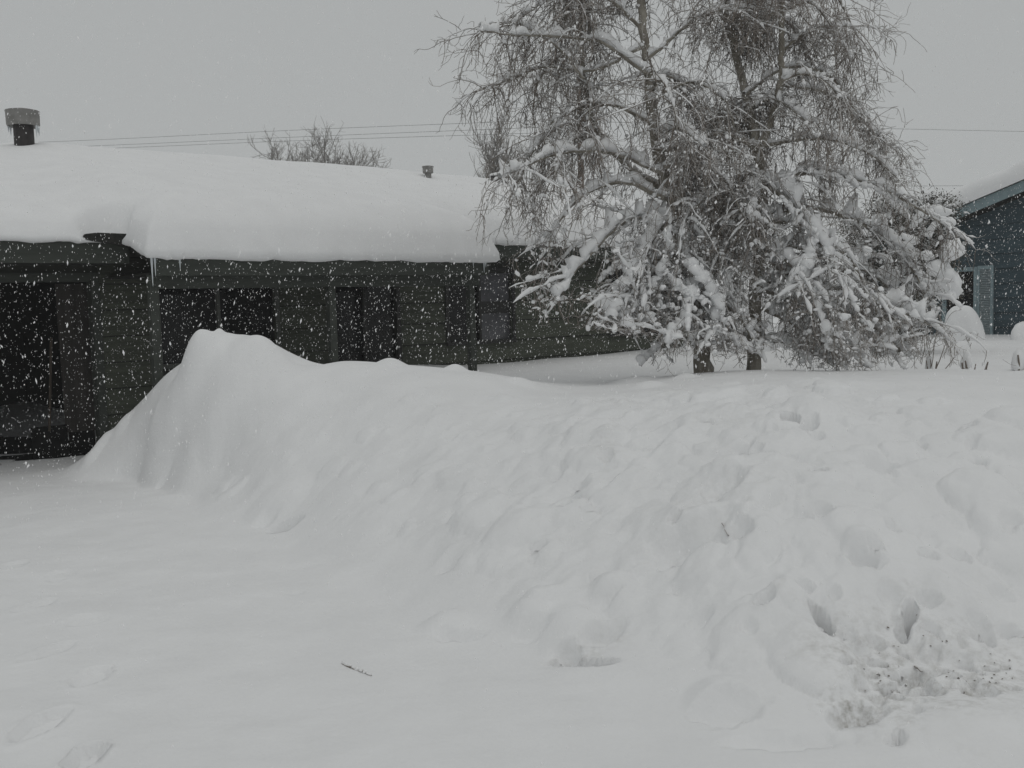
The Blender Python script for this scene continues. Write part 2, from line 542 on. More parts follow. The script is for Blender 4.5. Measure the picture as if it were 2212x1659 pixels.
# stains
ST = np.zeros_like(H)
for px, py, rx, ry, a in ((1960, 1480, .34, .3, .75), (2110, 1500, .16, .14, .8), (2180, 1450, .16, .16, .7), (1860, 1530, .13, .09, 1.0),
                          (1260, 1415, .16, .1, .35), (1570, 1055, .15, .13, .3), (1450, 845, .16, .14, .4), (1330, 870, .18, .2, .28),
                          (1310, 990, .08, .2, .3), (1560, 920, .25, .2, .16), (1320, 1380, .08, .1, .3), (2060, 1420, .3, .2, .35),
                          (1500, 1100, .6, .4, .12)):
    P = hit(px, py)
    sl = patch(P[0], P[1], max(rx, ry) * 2.2)
    q = np.sqrt(((GX[sl] - P[0]) / rx) ** 2 + ((GY[sl] - P[1]) / ry) ** 2) * (1 + 0.7 * fbm(GX[sl] * 8, GY[sl] * 8, 3, int(px) + 5))
    ST[sl] = np.maximum(ST[sl], a * np.exp(-q ** 2 * 1.1))

# sheet split into driveway, bank and yard; shared border vertices keep it seamless
nx, ny = len(gx), len(gy)
dzx = np.gradient(H, gx, axis=1)
dzy = np.gradient(H, gy, axis=0)
NRM = norm(np.stack([-dzx, -dzy, np.ones_like(H)], -1)).reshape(-1, 3)
VERT = np.stack([GX, GY, H], -1).reshape(-1, 3)
jj, ii = np.meshgrid(np.arange(ny - 1), np.arange(nx - 1), indexing='ij')
q0 = (jj * nx + ii).ravel()
FACE = np.stack([q0, q0 + 1, q0 + nx + 1, q0 + nx], 1)
fh, fx_, fy_ = HB.ravel()[q0], GX.ravel()[q0], GY.ravel()[q0]
fcrest = np.interp(fx_, crest[:, 0], crest[:, 1])
cls = np.where(fh < 0.035, 0, np.where((fy_ > fcrest + 0.6), 2, 1))
for k, nm, lab in ((0, 'driveway', 'snow covered driveway with half filled footprints'),
                   (1, 'snow_bank', 'lumpy ploughed snow bank with a steep pile by the garage'),
                   (2, 'snowy_yard', 'smooth deep snow lying over the yard')):
    f = FACE[cls == k]
    used, inv = np.unique(f, return_inverse=True)
    o = mesh_np(nm, VERT[used], inv.reshape(-1, 4), M['snow_stained'], kind='structure')
    o['label'] = lab
    o.data.normals_split_custom_set_from_vertices(NRM[used].tolist())
    a = o.data.attributes.new('stain', 'FLOAT', 'POINT')
    a.data.foreach_set('value', ST.ravel()[used].astype(np.float32))


def ground(x, y):
    j = int(np.clip(np.searchsorted(gy, y), 1, ny - 1))
    i = int(np.clip(np.searchsorted(gx, x), 1, nx - 1))
    return float(H[j, i])


# ---------------------------------------------------------------- green house
TH = math.atan(0.834)
U = np.array([math.cos(TH), math.sin(TH), 0])
N = np.array([math.sin(TH), -math.cos(TH), 0])           # towards the street
HO = np.array([0, 14.9, 0.0])


def on_wall(px, py, t=0.0):
    """photo pixel to (s, z) on the plane parallel to the front wall, t metres in front of it"""
    d = ray(px, py)
    # EYE + d*Y = HO + s U + t N + z
    k = ((HO + t * N - EYE) @ N) / (d @ N)
    P = EYE + d * k
    return float((P - HO) @ U), float(P[2])


def W(s, t, z):
    return HO + s * U + t * N + np.array([0, 0, z])


house = thing('green_house', 'long low olive green house with snowed roof, porch and open garage', 'house', tuple(HO), TH)
# in house space: x = s, y = -t


def sx(px, py=690, t=0.0):
    return on_wall(px, py, t)[0]


S_L, S_R = -11.5, sx(1490)
G0, G1 = -10.6, sx(224, 800)
W1a, W1b = sx(343), sx(592)
Da, Db = sx(722), sx(854)
W2a, W2b = sx(966), sx(1103)
W3a, W3b = sx(1318), sx(1440)
W1z0 = on_wall(460, 780)[1]
W2z0 = on_wall(1040, 735)[1]
W3z0 = on_wall(1380, 716)[1]
ZT = 2.05
OPEN = [(G0, G1, -0.5, 2.08), (W1a, W1b, W1z0, ZT), (Da, Db, -0.5, ZT), (W2a, W2b, W2z0, ZT + 0.05), (W3a, W3b, W3z0, ZT)]
WALL_TOP = 2.62


def free(lo, hi, z0, z1):
    """parts of the run lo..hi that no opening cuts between heights z0 and z1"""
    cuts = sorted((a, b) for a, b, c, d in OPEN if c < z1 - 0.02 and d > z0 + 0.02)
    out, x = [], lo
    for a, b in cuts:
        if a > x:
            out.append((x, a))
        x = max(x, b)
    if x < hi:
        out.append((x, hi))
    return out


zc = sorted({-0.3, WALL_TOP} | {z for o in OPEN for z in o[2:] if -0.3 < z < WALL_TOP})
mb = MB()
for z0, z1 in zip(zc[:-1], zc[1:]):
    for a, b in free(S_L, S_R, z0, z1):
        mb.box(a, b, 0.0, 0.12, z0, z1)
mb.box(S_R - 0.12, S_R, 0.121, 8.0, -0.3, WALL_TOP)
mb.box(S_L, S_L + 0.12, 0.121, 8.0, -0.3, WALL_TOP)
mb.box(S_L + 0.12, S_R - 0.12, 7.88, 8.0, -0.3, WALL_TOP)
wall = mb.build('wall', M['core'], house)
EXPO = 0.30
zref = on_wall(1211, 728)[1]
row0 = zref - 0.30 * math.floor(zref / 0.30) - 0.30
k = 0
z = row0
while z < WALL_TOP - 0.02:
    z1 = min(z + EXPO, WALL_TOP)
    for a, b in free(S_L, S_R, z, z1):
        if b - a < 0.04:
            continue
        parts = [(a, b)]
        if b - a > 3.8:                                  # long runs are butted from two boards
            c = a + (b - a) * random.uniform(0.35, 0.65)
            parts = [(a, c - 0.002), (c + 0.002, b)]
        for a2, b2 in parts:
            m = MB()
            j = random.uniform(-0.002, 0.002)
            m.prism([(-0.040 + j, z + 0.012), (-0.001, z + 0.012), (-0.001, z1 - 0.002), (-0.005, z1 - 0.002)], a2 + 0.001, b2 - 0.001, 0)
            m.build('board', M['siding'], wall)
    z = z1
# end boards and casings
for s in (S_R - 0.05,):
    m = MB()
    m.box(s, s + 0.09, -0.058, -0.044, -0.3, WALL_TOP)
    m.build('corner_board', M['trim'], house)


def window(a, b, z0, z1, panes, fm, inset=0.03, mull=0.04):
    w = bpy.data.objects.new('window', None)
    COL.objects.link(w)
    w.parent = house
    f = MB()
    fw = 0.055
    f.box(a - fw, b + fw, -0.06, -0.0435, z1, z1 + fw)
    f.box(a - fw, b + fw, -0.07, -0.0435, z0 - fw, z0)
    f.box(a - fw, a, -0.06, -0.0435, z0, z1)
    f.box(b, b + fw, -0.06, -0.0435, z0, z1)
    n = len(panes)
    wd = (b - a) / n
    for i in range(1, n):
        f.box(a + i * wd - mull / 2, a + i * wd + mull / 2, -0.02, inset + 0.02, z0, z1)
    f.build('frame', fm, w)
    for i, pm in enumerate(panes):
        p = MB()
        p.box(a + i * wd + (mull / 2 if i else 0), a + (i + 1) * wd - (mull / 2 if i < n - 1 else 0), inset, inset + 0.012, z0, z1)
        p.build('pane', M[pm], w)
    return w


window(W1a, W1b, W1z0, ZT, ('glass', 'glass'), M['frame_pale'])

w2 = window(W2a, W2b, W2z0, ZT + 0.05, ('glass', 'blind_reflection'), M['frame'])
b_ = MB()
zb = W2z0 + (ZT - W2z0) * 0.5
b_.box((W2a + W2b) / 2 + 0.03, W2b - 0.01, 0.005, 0.029, zb - 0.09, zb + 0.09)
b_.build('rail', M['frame'], w2)
window(W3a, W3b, W3z0, ZT, ('glass', 'glass'), M['frame'])
door = bpy.data.objects.new('door', None)
COL.objects.link(door)
door.parent = house
m = MB()
m.box(Da, Db, 0.03, 0.075, 0.0, ZT)
m.build('door_leaf', M['glass'], door)
m = MB()
m.box(Da - 0.06, Da, -0.05, 0.05, 0.0, ZT)
m.box(Db, Db + 0.06, -0.05, 0.05, 0.0, ZT)
m.box(Da - 0.06, Db + 0.06, -0.05, 0.05, ZT, ZT + 0.06)
m.box((Da + Db) / 2 - 0.025, (Da + Db) / 2 + 0.025, 0.005, 0.029, 0.0, ZT)
m.build('door_frame', M['frame'], door)

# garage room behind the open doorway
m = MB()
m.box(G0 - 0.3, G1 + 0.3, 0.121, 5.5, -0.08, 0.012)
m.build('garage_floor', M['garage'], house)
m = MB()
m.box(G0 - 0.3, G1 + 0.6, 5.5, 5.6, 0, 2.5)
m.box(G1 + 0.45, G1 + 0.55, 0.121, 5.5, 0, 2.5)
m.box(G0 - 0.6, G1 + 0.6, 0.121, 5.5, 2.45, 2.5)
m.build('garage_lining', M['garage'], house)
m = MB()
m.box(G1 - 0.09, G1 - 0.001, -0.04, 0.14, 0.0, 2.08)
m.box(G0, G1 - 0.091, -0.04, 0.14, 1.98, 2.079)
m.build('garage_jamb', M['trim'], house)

# roof
RM = 0.30                                                 # fall per metre
T_RIDGE, Z_EAVE, T_EAVE = -4.0, 2.50, 0.5
T_GAR, T_POR = 0.9, 1.55
P0, P1 = sx(330, 555, T_POR), sx(1052, 557, T_POR)
print('porch', P0, P1, 'house', S_L, S_R, 'openings', OPEN)


def zroof(t):
    return Z_EAVE - RM * (np.abs(t - T_RIDGE) - (T_EAVE - T_RIDGE))


def slab(name, a, b, t0, t1, th, mat, parent=house):
    m = MB()
    m.prism([(-t0, zroof(t0)), (-t1, zroof(t1)), (-t1, zroof(t1) - th), (-t0, zroof(t0) - th)], a, b, 0)
    return m.build(name, mat, parent)


S_END = S_R + 0.45
roof = slab('roof', S_L - 0.4, P0 - 0.001, T_RIDGE, T_GAR, 0.10, M['shingle'])
slab('roof', P0, P1, T_RIDGE, T_POR, 0.10, M['shingle'])
slab('roof', P1 + 0.001, S_END, T_RIDGE, T_EAVE, 0.10, M['shingle'])
slab('roof', S_L - 0.4, S_END, T_RIDGE - 0.001, -8.5, 0.10, M['shingle'])
for a, b, t, hgt in ((S_L - 0.4, P0 - 0.03, T_GAR, 0.24), (P0, P1, T_POR, 0.20), (P1 + 0.03, S_END, T_EAVE, 0.22)):
    m = MB()
    zz = float(zroof(t))
    m.box(a, b, -t - 0.028, -t - 0.001, zz - hgt, zz + 0.012)
    m.build('fascia', M['trim'], house)
    m = MB()                                              # level soffit behind the fascia
    m.box(a, b, -t + 0.001, -0.035, zz - hgt + 0.02, zz - hgt + 0.035)
    m.build('soffit', M['soffit'], house)
m = MB()                                                  # bare dark roof edge where the snow has slid off
zz = float(zroof(0.93)) - 0.02
m.prism([(P0 - 0.50, zz + 0.06), (P0 - 0.47, zz + 0.03), (P0 - 0.40, zz + 0.008), (P0 - 0.2, zz - 0.01), (P0 - 0.031, zz - 0.05), (P0 - 0.031, zz + 0.095), (P0 - 0.2, zz + 0.098), (P0 - 0.36, zz + 0.1), (P0 - 0.47, zz + 0.085)], -1.0, -0.6, 1)
m.build('bare_roof_edge', M['shingle'], house)
m = MB()                                                  # board closing the left end of the porch roof
m.prism([(-T_POR - 0.02, float(zroof(T_POR)) + 0.01), (0.9, float(zroof(-0.9)) + 0.02), (0.9, float(zroof(-0.9)) + 0.16), (0.2, float(zroof(-0.2)) + 0.15), (-T_POR - 0.02, float(zroof(T_POR)) + 0.06)], P0 - 0.03, P0 + 0.02, 0)
m.build('rake_board', M['soffit'], house)
m = MB()
zz = float(zroof(T_POR))
m.prism([(-T_POR + 0.002, zz - 0.2), (-0.03, zz - 0.2), (-0.03, float(zroof(0.0)) - 0.11), (-T_POR + 0.002, zz - 0.11)], P1 - 0.02, P1, 0)
m.build('porch_gable', M['trim'], house)
for px in (333, 716, 1017):
    s = sx(px, 690, 1.38)
    m = MB()
    m.box(s - 0.045, s + 0.045, -1.43, -1.34, 0.0, zz - 0.185)
    m.build('porch_post', M['trim'], house, bevel=0.006)
m = MB()
m.box(P0 + 0.05, P1 - 0.05, -1.44, -1.33, zz - 0.33, zz - 0.19)
m.build('porch_beam', M['trim'], house)

# roof snow as a sheet over (s, t) with rounded, overhanging edges
OH = 0.07
ss = np.unique(np.round(np.concatenate([np.arange(S_L - 0.4, S_END + 0.1, 0.12), np.arange(P0 - 0.8, P0 + 0.6, 0.03), np.arange(P1 - 0.7, P1 + 0.3, 0.03),
                                        [P0 - OH, P1 + OH, S_END + OH]]), 4))
tt = np.unique(np.round(np.concatenate([np.arange(-8.5, -4.6, 0.2), np.arange(-4.6, -3.4, 0.05), np.arange(-3.4, -0.5, 0.1), np.arange(-0.5, 1.7, 0.03),
                                        [T_GAR + OH, T_POR + OH, T_EAVE + OH]]), 4))


def keep(arr, fixed, eps=0.012):
    fixed = [round(float(f), 4) for f in fixed]
    return np.array([v for v in arr if v in fixed or all(abs(v - f) > eps for f in fixed)])


e_p0, e_p1, e_end = round(P0 - OH, 4), round(P1 + OH, 4), round(S_END + OH, 4)
e_g, e_po, e_e = round(T_GAR + OH, 4), round(T_POR + OH, 4), round(T_EAVE + OH, 4)
ss = keep(ss, (e_p0, e_p1, e_end))
ss = ss[ss <= e_end]
tt = keep(tt, (e_g, e_po, e_e))
tt = tt[tt <= e_po]
SS, TT = np.meshgrid(ss, tt)
inside = ((SS <= e_p0) & (TT <= e_g)) | ((SS >= e_p0) & (SS <= e_p1) & (TT <= e_po)) | ((SS >= e_p1) & (SS <= e_end) & (TT <= e_e))
outl = [(-99, e_g), (e_p0, e_g), (e_p0, e_po), (e_p1, e_po), (e_p1, e_e), (e_end, e_e), (e_end, -99)]
dist = np.full(SS.shape, 99.0)
for (a0, b0), (a1, b1) in zip(outl[:-1], outl[1:]):
    vx, vy = a1 - a0, b1 - b0
    L2 = vx * vx + vy * vy
    h = np.clip(((SS - a0) * vx + (TT - b0) * vy) / L2, 0, 1)
    dist = np.minimum(dist, np.hypot(SS - a0 - h * vx, TT - b0 - h * vy))
RR = 0.62 + 0.1 * fbm(SS * 0.5, TT * 0.2, 2, 71)
x = np.clip(dist / RR, 0, 1)
TS = 0.42 + 0.05 * fbm(SS * 0.35, TT * 0.35, 3, 77)
TS = TS - 0.12 * smooth(e_p0 + 0.5, e_p0 - 0.5, SS)       # thinner over the garage
TS = TS + 0.14 * smooth(-2.0, 0.3, TT) * smooth(e_p0 - 0.6, e_p0 + 0.3, SS)
thick = TS * (0.36 + 0.64 * np.sqrt(np.clip(1 - (1 - x) ** 2, 0, 1)))
hol = np.exp(-(((SS - (P0 - 0.28)) / 0.28) ** 2 + ((TT - 0.97) / 0.18) ** 2)) * (SS < P0 + 0.1)
thick *= 1 - 0.93 * smooth(0.25, 0.75, hol)
ridge_round = 0.10 * np.exp(-((TT - T_RIDGE) / 0.5) ** 2)
ZS = zroof(TT) + 0.012 + np.maximum(thick - ridge_round, 0.0)
ZS += 0.012 * fbm(SS * 2.5, TT * 2.5, 3, 80) * smooth(0.0, 0.5, dist)
# hollows melted round the vents


def roof_px(px, py, lift=0.30):
    d = ray(px, py)
    for k in np.linspace(9, 26, 3000):
        P = EYE + d * k
        t = float((P - HO) @ N)
        if -4.3 < t < 2 and P[2] <= float(zroof(t)) + lift:
            return float((P - HO) @ U), t, P
    return None


v2 = roof_px(925, 386, 0.36)
v3 = roof_px(1078, 391, 0.42)
for v, r in ((v2, 0.36),):
    if v:
        q = np.hypot((SS - v[0]) / 1.6, (TT - v[1] - 0.15) / 1.2) / r
        ZS -= 0.07 * np.exp(-q * q * 1.6)
PX = HO[None, None, :] + SS[..., None] * U + TT[..., None] * N
PX[..., 2] = ZS
nS, nT = len(ss), len(tt)
mid_in = inside[:-1, :-1] & inside[1:, :-1] & inside[:-1, 1:] & inside[1:, 1:]
jj, ii = np.nonzero(mid_in)
q0 = jj * nS + ii
F = np.stack([q0, q0 + nS, q0 + nS + 1, q0 + 1], 1)[:, ::-1]
Vs = PX.reshape(-1, 3)
edges = {}
for f in F:
    for a, b in zip(f, np.roll(f, -1)):
        if (b, a) in edges:
            del edges[(b, a)]
        else:
            edges[(a, b)] = 1
low = {}
extra, Vx = [], []
for a, b in edges:
    for q in (a, b):
        if q not in low:
            t, s_ = float((Vs[q] - HO) @ N), float((Vs[q] - HO) @ U)
            o_ = np.zeros(3)
            for e_ in (e_g, e_po, e_e):
                if abs(t - e_) < 2e-3:
                    o_ += N
            if abs(s_ - e_p0) < 2e-3 and t > e_g - 0.01:
                o_ -= U
            if (abs(s_ - e_p1) < 2e-3 and t > e_e - 0.01) or abs(s_ - e_end) < 2e-3:
                o_ += U
            zr = float(zroof(t))
            top = Vs[q].copy()
            nz_ = float(fbm(np.array(s_ * 6), np.array(t * 6), 3, 5))
            ids = []
            full = min(1.0, max(0.0, (top[2] - zr) / 0.1))
            for f_, out_ in ((0.5, 0.045), (0.85, 0.05), (1.0, 0.015), (1.0, -0.06)):
                c = top + o_ * out_ * (1 + 0.8 * nz_) * full
                zb_ = zr - (0.012 + 0.03 * nz_) * full - 0.004
                c[2] = top[2] + (zb_ - top[2]) * f_
                ids.append(len(Vs) + len(Vx))
                Vx.append(c)
            low[q] = [q] + ids
    for k in range(4):
        extra.append((low[b][k], low[a][k], low[a][k + 1], low[b][k + 1]))
Vs = np.concatenate([Vs, np.array(Vx)])
F = np.concatenate([F, np.array(extra)])
used, inv = np.unique(F, return_inverse=True)
rs = mesh_np('roof_snow', Vs[used], inv.reshape(-1, 4), M['snow'])
tag(rs, 'thick smooth blanket of snow over the green house roof', 'snow')

for px, py, L in ((1045, 557, .16), (1049, 558, .09), (327, 556, .3), (334, 556, .2), (388, 556, .14), (1022, 557, .08)):
    s_, z_ = on_wall(px, py, T_POR + 0.04)
    m = MB()
    m.lathe([(0.002, -L), (0.007, -L * 0.55), (0.013, -L * 0.1), (0.018, 0.05)], 8, tuple(W(s_, T_POR + 0.04, float(zroof(T_POR)) - 0.01)))
    o = m.build('icicle', M['ice'], None, smooth=True)
    tag(o, {1045: 'icicle at the right corner of the porch eave', 1049: 'tiny icicle right of the one at the porch corner', 327: 'longest icicle at the left corner of the porch eave',
            334: 'shorter icicle right of the longest at the left porch corner', 388: 'icicle over the left end of the wide window', 1022: 'small icicle above the right porch post'}[px], 'icicle', 'icicles under the porch eave')

# ---------------------------------------------------------------- roof vents
vl = roof_px(53, 312, 0.36)
if vl:
    base = W(vl[0], vl[1], float(zroof(vl[1])))
    dY = base[1]
    top_z = at(50, 240, dY)[2] - base[2]
    rc = 33 * dY / FPX
    t_ = thing('flue_vent', 'fat black flue pipe with round grey cap on the left of the roof', 'vent', tuple(base))
    m = MB()
    m.lathe([(rc * 0.6, -0.1), (rc * 0.6, top_z - 0.18)], 24)
    m.build('pipe', M['flue'], t_, smooth=True)
    m = MB()
    m.lathe([(rc * 0.62, top_z - 0.179), (rc * 0.94, top_z - 0.21), (rc * 0.98, top_z - 0.19), (rc, top_z - 0.02), (rc * 1.02, top_z - 0.015), (rc * 1.02, top_z), (rc * 0.5, top_z + 0.025)], 28)
    m.build('cap', M['cap'], t_, smooth=True)
    for a, L in ((0.3, 0.13), (-0.15, 0.17), (0.05, 0.1), (3.3, 0.09), (3.0, 0.12)):
        m = MB()
        m.lathe([(0.003, -L), (0.008, -L * 0.6), (0.016, 0)], 8, (rc * 0.9 * math.cos(a), rc * 0.9 * math.sin(a) - 0.0, top_z - 0.2))
        m.build('icicle', M['ice'], t_, smooth=True)
if v2:
    base = W(v2[0], v2[1], float(zroof(v2[1])))
    dY = base[1]
    top_z = at(925, 358, dY)[2] - base[2]
    rc = 12.5 * dY / FPX
    t_ = thing('roof_vent', 'small grey capped vent pipe in a hollow of the roof snow', 'vent', tuple(base))
    m = MB()
    m.lathe([(rc * 0.55, -0.1), (rc * 0.55, top_z - 0.14)], 20)
    m.build('pipe', M['cap'], t_, smooth=True)
    m = MB()
    m.lathe([(rc * 0.56, top_z - 0.139), (rc * 0.9, top_z - 0.13), (rc * 0.9, top_z - 0.03), (rc, top_z - 0.028), (rc, top_z - 0.012), (rc * 0.4, top_z)], 20)
    m.build('cap', M['cap'], t_, smooth=True)
if v3:
    base = W(v3[0], v3[1], float(zroof(v3[1])))
    dY = base[1]
    top_z = at(1078, 373, dY)[2] - base[2]
    r = 17 * dY / FPX
    t_ = thing('box_vent', 'low dark roof vent under a cap of snow beside the tree', 'vent', tuple(base))
    m = MB()
    m.box(-r, r, -r, r, -0.05, top_z - 0.07)
    m.build('hood', M['flue'], t_, bevel=0.01)
    m = MB()
    m.lathe([(r * 1.2, top_z - 0.069), (r * 1.28, top_z - 0.05), (r * 1.05, top_z - 0.02), (r * 0.5, top_z), (0.01, top_z + 0.004)], 20)
    m.build('snow_cap', M['snow'], t_, smooth=True)

# ---------------------------------------------------------------- things in the garage
sA, zA = on_wall(121, 600, -0.35)
sB, zB = on_wall(214, 930, -0.35)
t_ = thing('plywood_sheet', 'brown grey sheet of plywood standing inside the dark garage', 'plywood', tuple(W((sA + sB) / 2, -0.35, 0.012)), TH)
hw = (sB - sA) / 2
m = MB()
m.prism([(0.0, zB), (0.018, zB), (0.068, 1.96), (0.05, 1.96)], -hw, hw, 0)
m.build('sheet', M['plywood'], t_)
m = MB()
m.box(-hw + 0.05, hw - 0.05, 0.0, 0.09, 0.0, zB - 0.001)
m.build('support_block', M['garage'], t_)
s0_, z0_ = on_wall(107, 934, -0.2)
s1_, z1_ = on_wall(117, 823, -0.25)
t_ = thing('snow_shovel', 'wooden handled snow shovel leaning in the garage doorway', 'shovel', tuple(W(s0_, -0.2, 0.012)), TH)


def rod(mb_, a, b, r0, r1, n=8):
    a, b = np.array(a, float), np.array(b, float)
    d = norm(b - a)
    x_ = norm(np.cross(d, [0.3, 0.9, 0.2]))
    y_ = np.cross(d, x_)
    ring = [(math.cos(2 * math.pi * i / n), math.sin(2 * math.pi * i / n)) for i in range(n)]
    mb_.add([a + (x_ * c + y_ * s) * r0 for c, s in ring] + [b + (x_ * c + y_ * s) * r1 for c, s in ring],
            [(i, (i + 1) % n, n + (i + 1) % n, n + i) for i in range(n)] + [tuple(range(n))[::-1], tuple(range(n, 2 * n))])


m = MB()
rod(m, (0, 0, 0.3), (0.12, 0.14, 1.35), 0.014, 0.014)
m.build('handle', M['handle'], t_, smooth=True)
m = MB()
m.prism([(-0.05, 0.0), (-0.03, 0.0), (0.03, 0.34), (0.01, 0.36)], -0.19, 0.19, 0)
m.build('blade', M['garage'], t_)

# ---------------------------------------------------------------- blue house
BP = at(2130, 722, 19.0)
BU = N.copy()                                            # its gable wall runs along N
BN = -U


def on_blue(px, py, off=0.0):
    d = ray(px, py)
    k = ((BP + off * BN - EYE) @ BN) / (d @ BN)
    P = EYE + d * k
    return float((P - BP) @ BU), float(P[2])


bh = thing('blue_house', 'slate blue gabled neighbour house with pale trim and shutter', 'house', (BP[0], BP[1], 0), math.atan2(BU[1], BU[0]))
# local x along BU, local y = away from viewer (U)
ra, rz = on_blue(2062, 462)
rb, rz2 = on_blue(2212, 399)
rs_ = (rz2 - rz) / (rb - ra)
A0 = ra - (rz - 2.45) / rs_                              # eave corner where the rake comes down to 2.45 m
APEX = A0 + 4.3
A1 = APEX + 4.3


def brake(a):
    return rz + rs_ * (min(a, 2 * APEX - a) - ra)


wa, wz1 = on_blue(2062, 583)
wb, _ = on_blue(2104, 700)
wz1 = on_blue(2080, 587)[1]
wa = wb - 0.55
wz0 = 0.85
sh_b = on_blue(2147, 650)[0]
m = MB()
g0, g1 = A0 + 0.35, A1 - 0.35
m.prism([(g0, 0.0), (g1, 0.0), (g1, brake(g1) - 0.3), (APEX, brake(APEX) - 0.3), (g0, brake(g0) - 0.3)], 0.03, 0.2, 1)
for v in (g0, g1 - 0.15):
    m.box(v, v + 0.15, 0.201, 9.0, 0, brake(g0) - 0.3)
bwall = m.build('wall', M['blue'], bh)
EB = 0.285
z = on_blue(2180, 547)[1] - 8 * EB
while z < brake(APEX) - 0.2:
    z1 = z + EB
    lo = g0
    hi = g1
    zz1 = z1
    if z1 + 0.25 > brake(g0):
        # stop where the rake cuts the course
        lo = max(g0, ra + (z + 0.22 - rz) / rs_)
        hi = 2 * APEX - lo
    if hi - lo > 0.2:
        runs = [(lo, hi)]
        if z1 > wz0 + 0.03 and z < wz1 - 0.03:
            runs = [(lo, wa), (wb, hi)]
        for a, b in runs:
            if b - a < 0.1:
                continue
            m = MB()
            zt = z1 + 0.012
            sl_ = 0.0
            if z1 + 0.25 > brake(g0):
                sl_ = min((zt - z) / rs_, (b - a) / 2 - 0.02)
            P8 = []
            for yy, zq, dx in ((-0.008, z + 0.006, 0), (0.029, z + 0.006, 0), (0.029, zt - 0.013, sl_), (0.022, zt - 0.013, sl_)):
                P8.append(((a + dx), yy, zq))
            for yy, zq, dx in ((-0.008, z + 0.006, 0), (0.029, z + 0.006, 0), (0.029, zt - 0.013, sl_), (0.022, zt - 0.013, sl_)):
                P8.append(((b - dx), yy, zq))
            m.add(P8, [(3, 2, 1, 0), (4, 5, 6, 7), (0, 1, 5, 4), (1, 2, 6, 5), (2, 3, 7, 6), (3, 0, 4, 7)])
            m.build('board', M['blue'], bwall)
    z = z1
for sgn in (0, 1):
    m = MB()
    if sgn == 0:
        poly = [(A0, brake(A0)), (APEX, brake(APEX)), (APEX, brake(APEX) - 0.2), (A0, brake(A0) - 0.2)]
    else:
        poly = [(APEX + 0.001, brake(APEX)), (A1, brake(A1)), (A1, brake(A1) - 0.2), (APEX + 0.001, brake(APEX) - 0.2)]
    m.prism(poly, -0.36, -0.33, 1)
    m.build('rake_board', M['blue_trim'], bh)
    m = MB()
    m.prism([(poly[0][0], poly[0][1] - 0.01), (poly[1][0], poly[1][1] - 0.01), (poly[1][0], poly[1][1] - 0.09), (poly[0][0], poly[0][1] - 0.09)], -0.329, 9.3, 1)
    m.build('roof', M['shingle'], bh)
wd = bpy.data.objects.new('window', None)
COL.objects.link(wd)
wd.parent = bh
m = MB()
fw = 0.085
m.box(wa - fw, wb + fw * 0.8, -0.04, -0.001, wz1, wz1 + fw)
m.box(wb, wb + fw * 0.8, -0.04, -0.001, wz0, wz1)
m.box(wa - fw, wa, -0.04, -0.001, wz0, wz1)
m.box(wa - fw, wb + fw * 0.8, -0.06, -0.001, wz0 - fw, wz0)
m.build('frame', M['blue_trim'], wd)
m = MB()
m.box(wa, wb, 0.012, 0.028, wz0, wz1)
m.build('pane', M['glass'], wd)
sh = bpy.data.objects.new('shutter', None)
COL.objects.link(sh)
sh.parent = bh
s0_, s1_ = wb + fw * 0.8 + 0.01, sh_b
m = MB()
m.box(s0_, s0_ + 0.04, -0.05, -0.002, wz0 - 0.1, wz1 + 0.1)
m.box(s1_ - 0.05, s1_, -0.05, -0.002, wz0 - 0.1, wz1 + 0.1)
m.box(s0_ + 0.04, s1_ - 0.05, -0.05, -0.002, wz1 + 0.03, wz1 + 0.1)
m.build('frame', M['blue_trim'], sh)
m = MB()
z = wz0 - 0.1
while z < wz1 + 0.01:
    m.prism([(-0.045, z), (-0.04, z - 0.004), (-0.008, z + 0.028), (-0.013, z + 0.032)], s0_ + 0.04, s1_ - 0.05, 0)
    z += 0.034
m.build('louvres', M['shutter'], sh, kind='stuff')
# snow on its roof
aa = np.arange(A0 - 0.12, A1 + 0.13, 0.1)
bb = np.concatenate([[-0.42], np.arange(-0.4, 0.6, 0.05), np.arange(0.6, 9.4, 0.4)])
AA, BB = np.meshgrid(aa, bb)
ed = np.minimum(np.minimum(AA - aa[0], aa[-1] - AA), BB + 0.42)
x = np.clip(ed / 0.4, 0, 1)
th_ = (0.46 + 0.05 * fbm(AA * 0.9, BB * 0.9, 3, 91)) * (0.3 + 0.7 * np.sqrt(1 - (1 - x) ** 2))
ZB = rz + rs_ * (np.minimum(AA, 2 * APEX - AA) - ra) + th_ + 0.03 * fbm(AA * 4, BB * 4, 2, 92)
Vb = np.stack([BP[0] + AA * BU[0] + BB * U[0], BP[1] + AA * BU[1] + BB * U[1], ZB], -1)
nA = len(aa)
jj, ii = np.meshgrid(np.arange(len(bb) - 1), np.arange(nA - 1), indexing='ij')
q0 = (jj * nA + ii).ravel()
F = np.stack([q0, q0 + 1, q0 + nA + 1, q0 + nA], 1)
Vl = Vb[0].copy()
Vl[:, 2] = rz + rs_ * (np.minimum(aa, 2 * APEX - aa) - ra) + 0.005
Vl2 = Vb[:, 0].copy()
Vl2[:, 2] = rz + rs_ * (aa[0] - ra) - 0.02
V = np.concatenate([Vb.reshape(-1, 3), Vl, Vl2])
n0 = nA * len(bb)
i = np.arange(nA - 1)
F2 = np.stack([n0 + i, n0 + i + 1, i + 1, i], 1)
j = np.arange(len(bb) - 1)
n1 = n0 + nA
F3 = np.stack([j * nA, (j + 1) * nA, n1 + j + 1, n1 + j], 1)
o = mesh_np('roof_snow', V, np.concatenate([F, F2, F3]), M['snow'])
tag(o, 'snow lying along the sloping roof of the blue house', 'snow')


